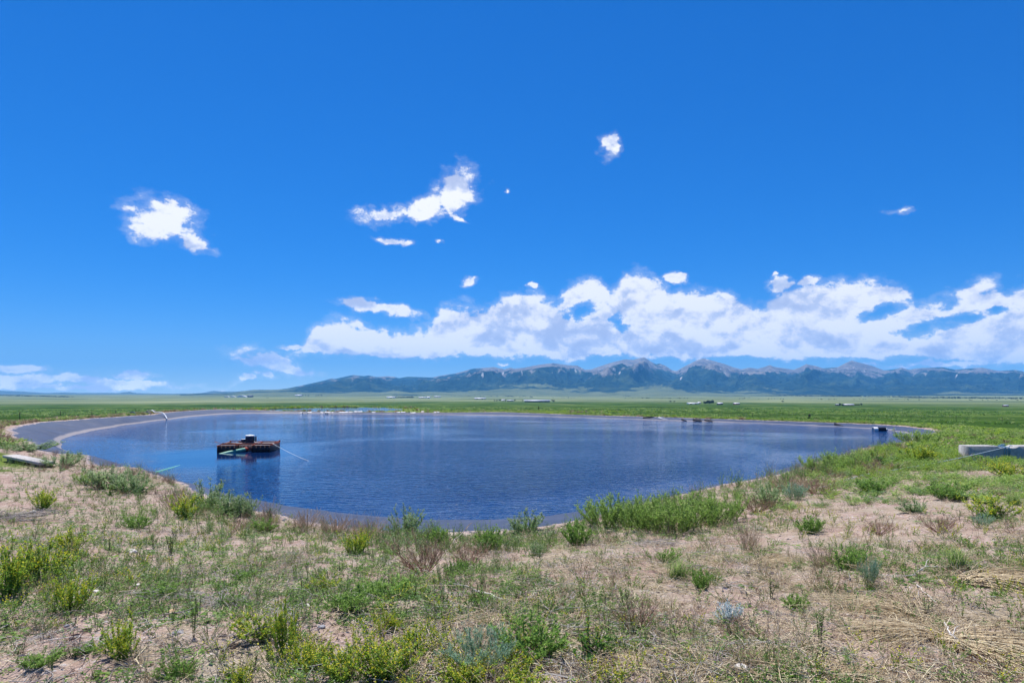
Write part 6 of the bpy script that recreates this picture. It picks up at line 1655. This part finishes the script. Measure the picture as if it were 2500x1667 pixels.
# mixed weeds crowding the near bank edge
ES = [small([p_up(s, 22, .42, .4, .0022)], ['tan']) for s in (61, 62)] + [small(p_sprig(s, .36, .26, 9, 16, .035, .26), ['gstem', 'seedy']) for s in (63, 64)] + \
     [small(p_sprig(s, .36, .26, 9, 16, .03, .26), ['gstem', 'kochia']) for s in (65, 66)] + [small([p_up(s, 22, .3, .5, .0026)], ['dry']) for s in (67,)]
x, y, sd, rng = sample(16000, 8, 46, -40, 44, 1.0, 71)
ok = (sd > .12) & (sd < .5 + 2.2 * rng.uniform(0, 1, len(x)) ** 1.5) & (rng.uniform(0, 1, len(x)) < .95 * clumpy(x, y, .35, 73, .36, .52) + .20); x, y = x[ok], y[ok]; n = len(x)
mix = fbm(x * .3, y * .3, 75, 2); kk = np.where(mix > .50, weights([0, 0, 2, 2, 3, 3, .3], rng, n), weights([3, 3, 1, 1, .4, .4, 1.2], rng, n))
cover('bank_weeds', 'mixed dry and green weeds fringing the liner edge', ES, dict(x=x, y=y, k=kk, s=rng.uniform(.7, 1.4, n), h=rng.uniform(.4, 1.15, n) * (1 + .55 * sstep(2, 7, x))))
# weeds massed over the right bank, tufts round the far rim
BS = [small(p_sprig(s, .42, .5, 16, 16, .06, .34), ['gstem', 'kochia']) for s in (81, 82)] + [small(p_sprig(s, .40, .5, 16, 16, .05, .36), ['gstem', 'yellow']) for s in (83, 84)] + \
     [small(p_sprig(s, .36, .5, 14, 16, .06, .32), ['gstem', 'seedy']) for s in (85,)] + [small([p_up(s, 34, .40, .5, .006)], ['tan']) for s in (86,)]
x, y, sd, rng = sample(9000, 13, 75, 17, 45, .9, 91)
blk = (x > 10.6) & (x < 20) & (y > 15.0) & (y < 18.4)
ok = (sd > .5) & ~blk & (rng.uniform(0, 1, len(x)) < (.18 + .8 * clumpy(x, y, .22, 93, .36, .58)) * (.30 + .70 * sstep(17, 24, np.hypot(x, y) ))); x, y = x[ok], y[ok]; n = len(x)
mix = fbm(x * .16, y * .16, 95, 3); kk = np.where(mix > .54, weights([1, 1, 4, 4, 1, .4], rng, n), weights([4, 4, 1, 1, 2, .8], rng, n))
cover('right_bank_weeds', 'yellow and green weeds massed over the right bank', BS, dict(x=x, y=y, k=kk, s=rng.uniform(.7, 1.5, n), h=rng.uniform(.35, .95, n) * (.55 + .45 * sstep(16, 26, np.hypot(x, y)))))
FS = [small(p_sprig(s, .45, .8, 14, 9, .16, .35), ['gstem', 'tuft']) for s in (101, 102)] + [small([p_up(s, 40, .5, .8, .018)], ['tan']) for s in (103, 104)] + [small(p_sprig(s, .45, .9, 14, 10, .17, .4), ['gstem', 'yellow']) for s in (105,)]
x, y, sd, rng = sample(26000, 34, 135, -46, 40, .85, 111)
left = x < -15 - .06 * y
ok = (sd > .6) & (sd < np.where(left, 14, 9) * rng.uniform(.2, 1, len(x))) & (y > 20) & (rng.uniform(0, 1, len(x)) < .75); x, y, left = x[ok], y[ok], left[ok]; n = len(x)
kk = np.where(left, weights([2, 2, 3, 3, .4], rng, n), weights([4, 4, .5, .5, 3], rng, n))
cover('rim_grass', 'rough grass along the far rim of the pond', FS, dict(x=x, y=y, k=kk, s=rng.uniform(.6, 1.3, n), h=rng.uniform(.45, 1.15, n) * np.where(left, .85, .75)))
PS_ = [small([p_rosette(s, .5, 1.0, 16, .55, .5)], [m_]) for s, m_ in ((141, 'thin'), (142, 'broad'), (143, 'tuft'), (144, 'leafy'))]
x, y, sd, rng = sample(15000, 75, 700, -44, 44, .62, 145)
ok = (sd > 6) & ~((x < -35) & (y < 150)) & (np.hypot((x - P2C[0]) / P2R[0], (y - P2C[1]) / P2R[1]) > 1.5) & (rng.uniform(0, 1, len(x)) < clumpy(x / np.maximum(y, 1) * 60, np.log(y) * 60, .16, 147, .44, .60)); x, y = x[ok], y[ok]; n = len(x)
sc_ = np.clip(y / 170, .6, 2.4)
cover('pasture_clumps', 'darker clumps of grass and weeds roughening the wide pasture', PS_, dict(x=x, y=y, k=weights([4, 4, .9, .5], rng, n), s=rng.uniform(.7, 1.6, n) * sc_, h=rng.uniform(.5, 1.0, n) * sc_ ** .5))
rng = np.random.default_rng(121); n = 3800; a = rng.uniform(0, 2 * math.pi, n); q = rng.uniform(1.02, 2.1, n) ** 1.0
x, y = P2C[0] + P2R[0] * q * np.cos(a) + np.where(np.cos(a) > 0, rng.uniform(0, 46, n), 0), P2C[1] + P2R[1] * q * np.sin(a)
sd, _ = bank_sd(x, y); ok = sd > 1.0; x, y = x[ok], y[ok]; n = len(x)
kk = np.where(fbm(x * .08, y * .08, 123, 2) > .5, weights([1, 1, .5, .5, 5], rng, n), weights([4, 4, .5, .5, .8], rng, n))
cover('shore_grass', 'tall green and yellow grass round the small pond', FS, dict(x=x, y=y, k=kk, s=rng.uniform(.9, 2.0, n), h=rng.uniform(.8, 1.9, n) * np.where(y < 168, .35, 1.1)))
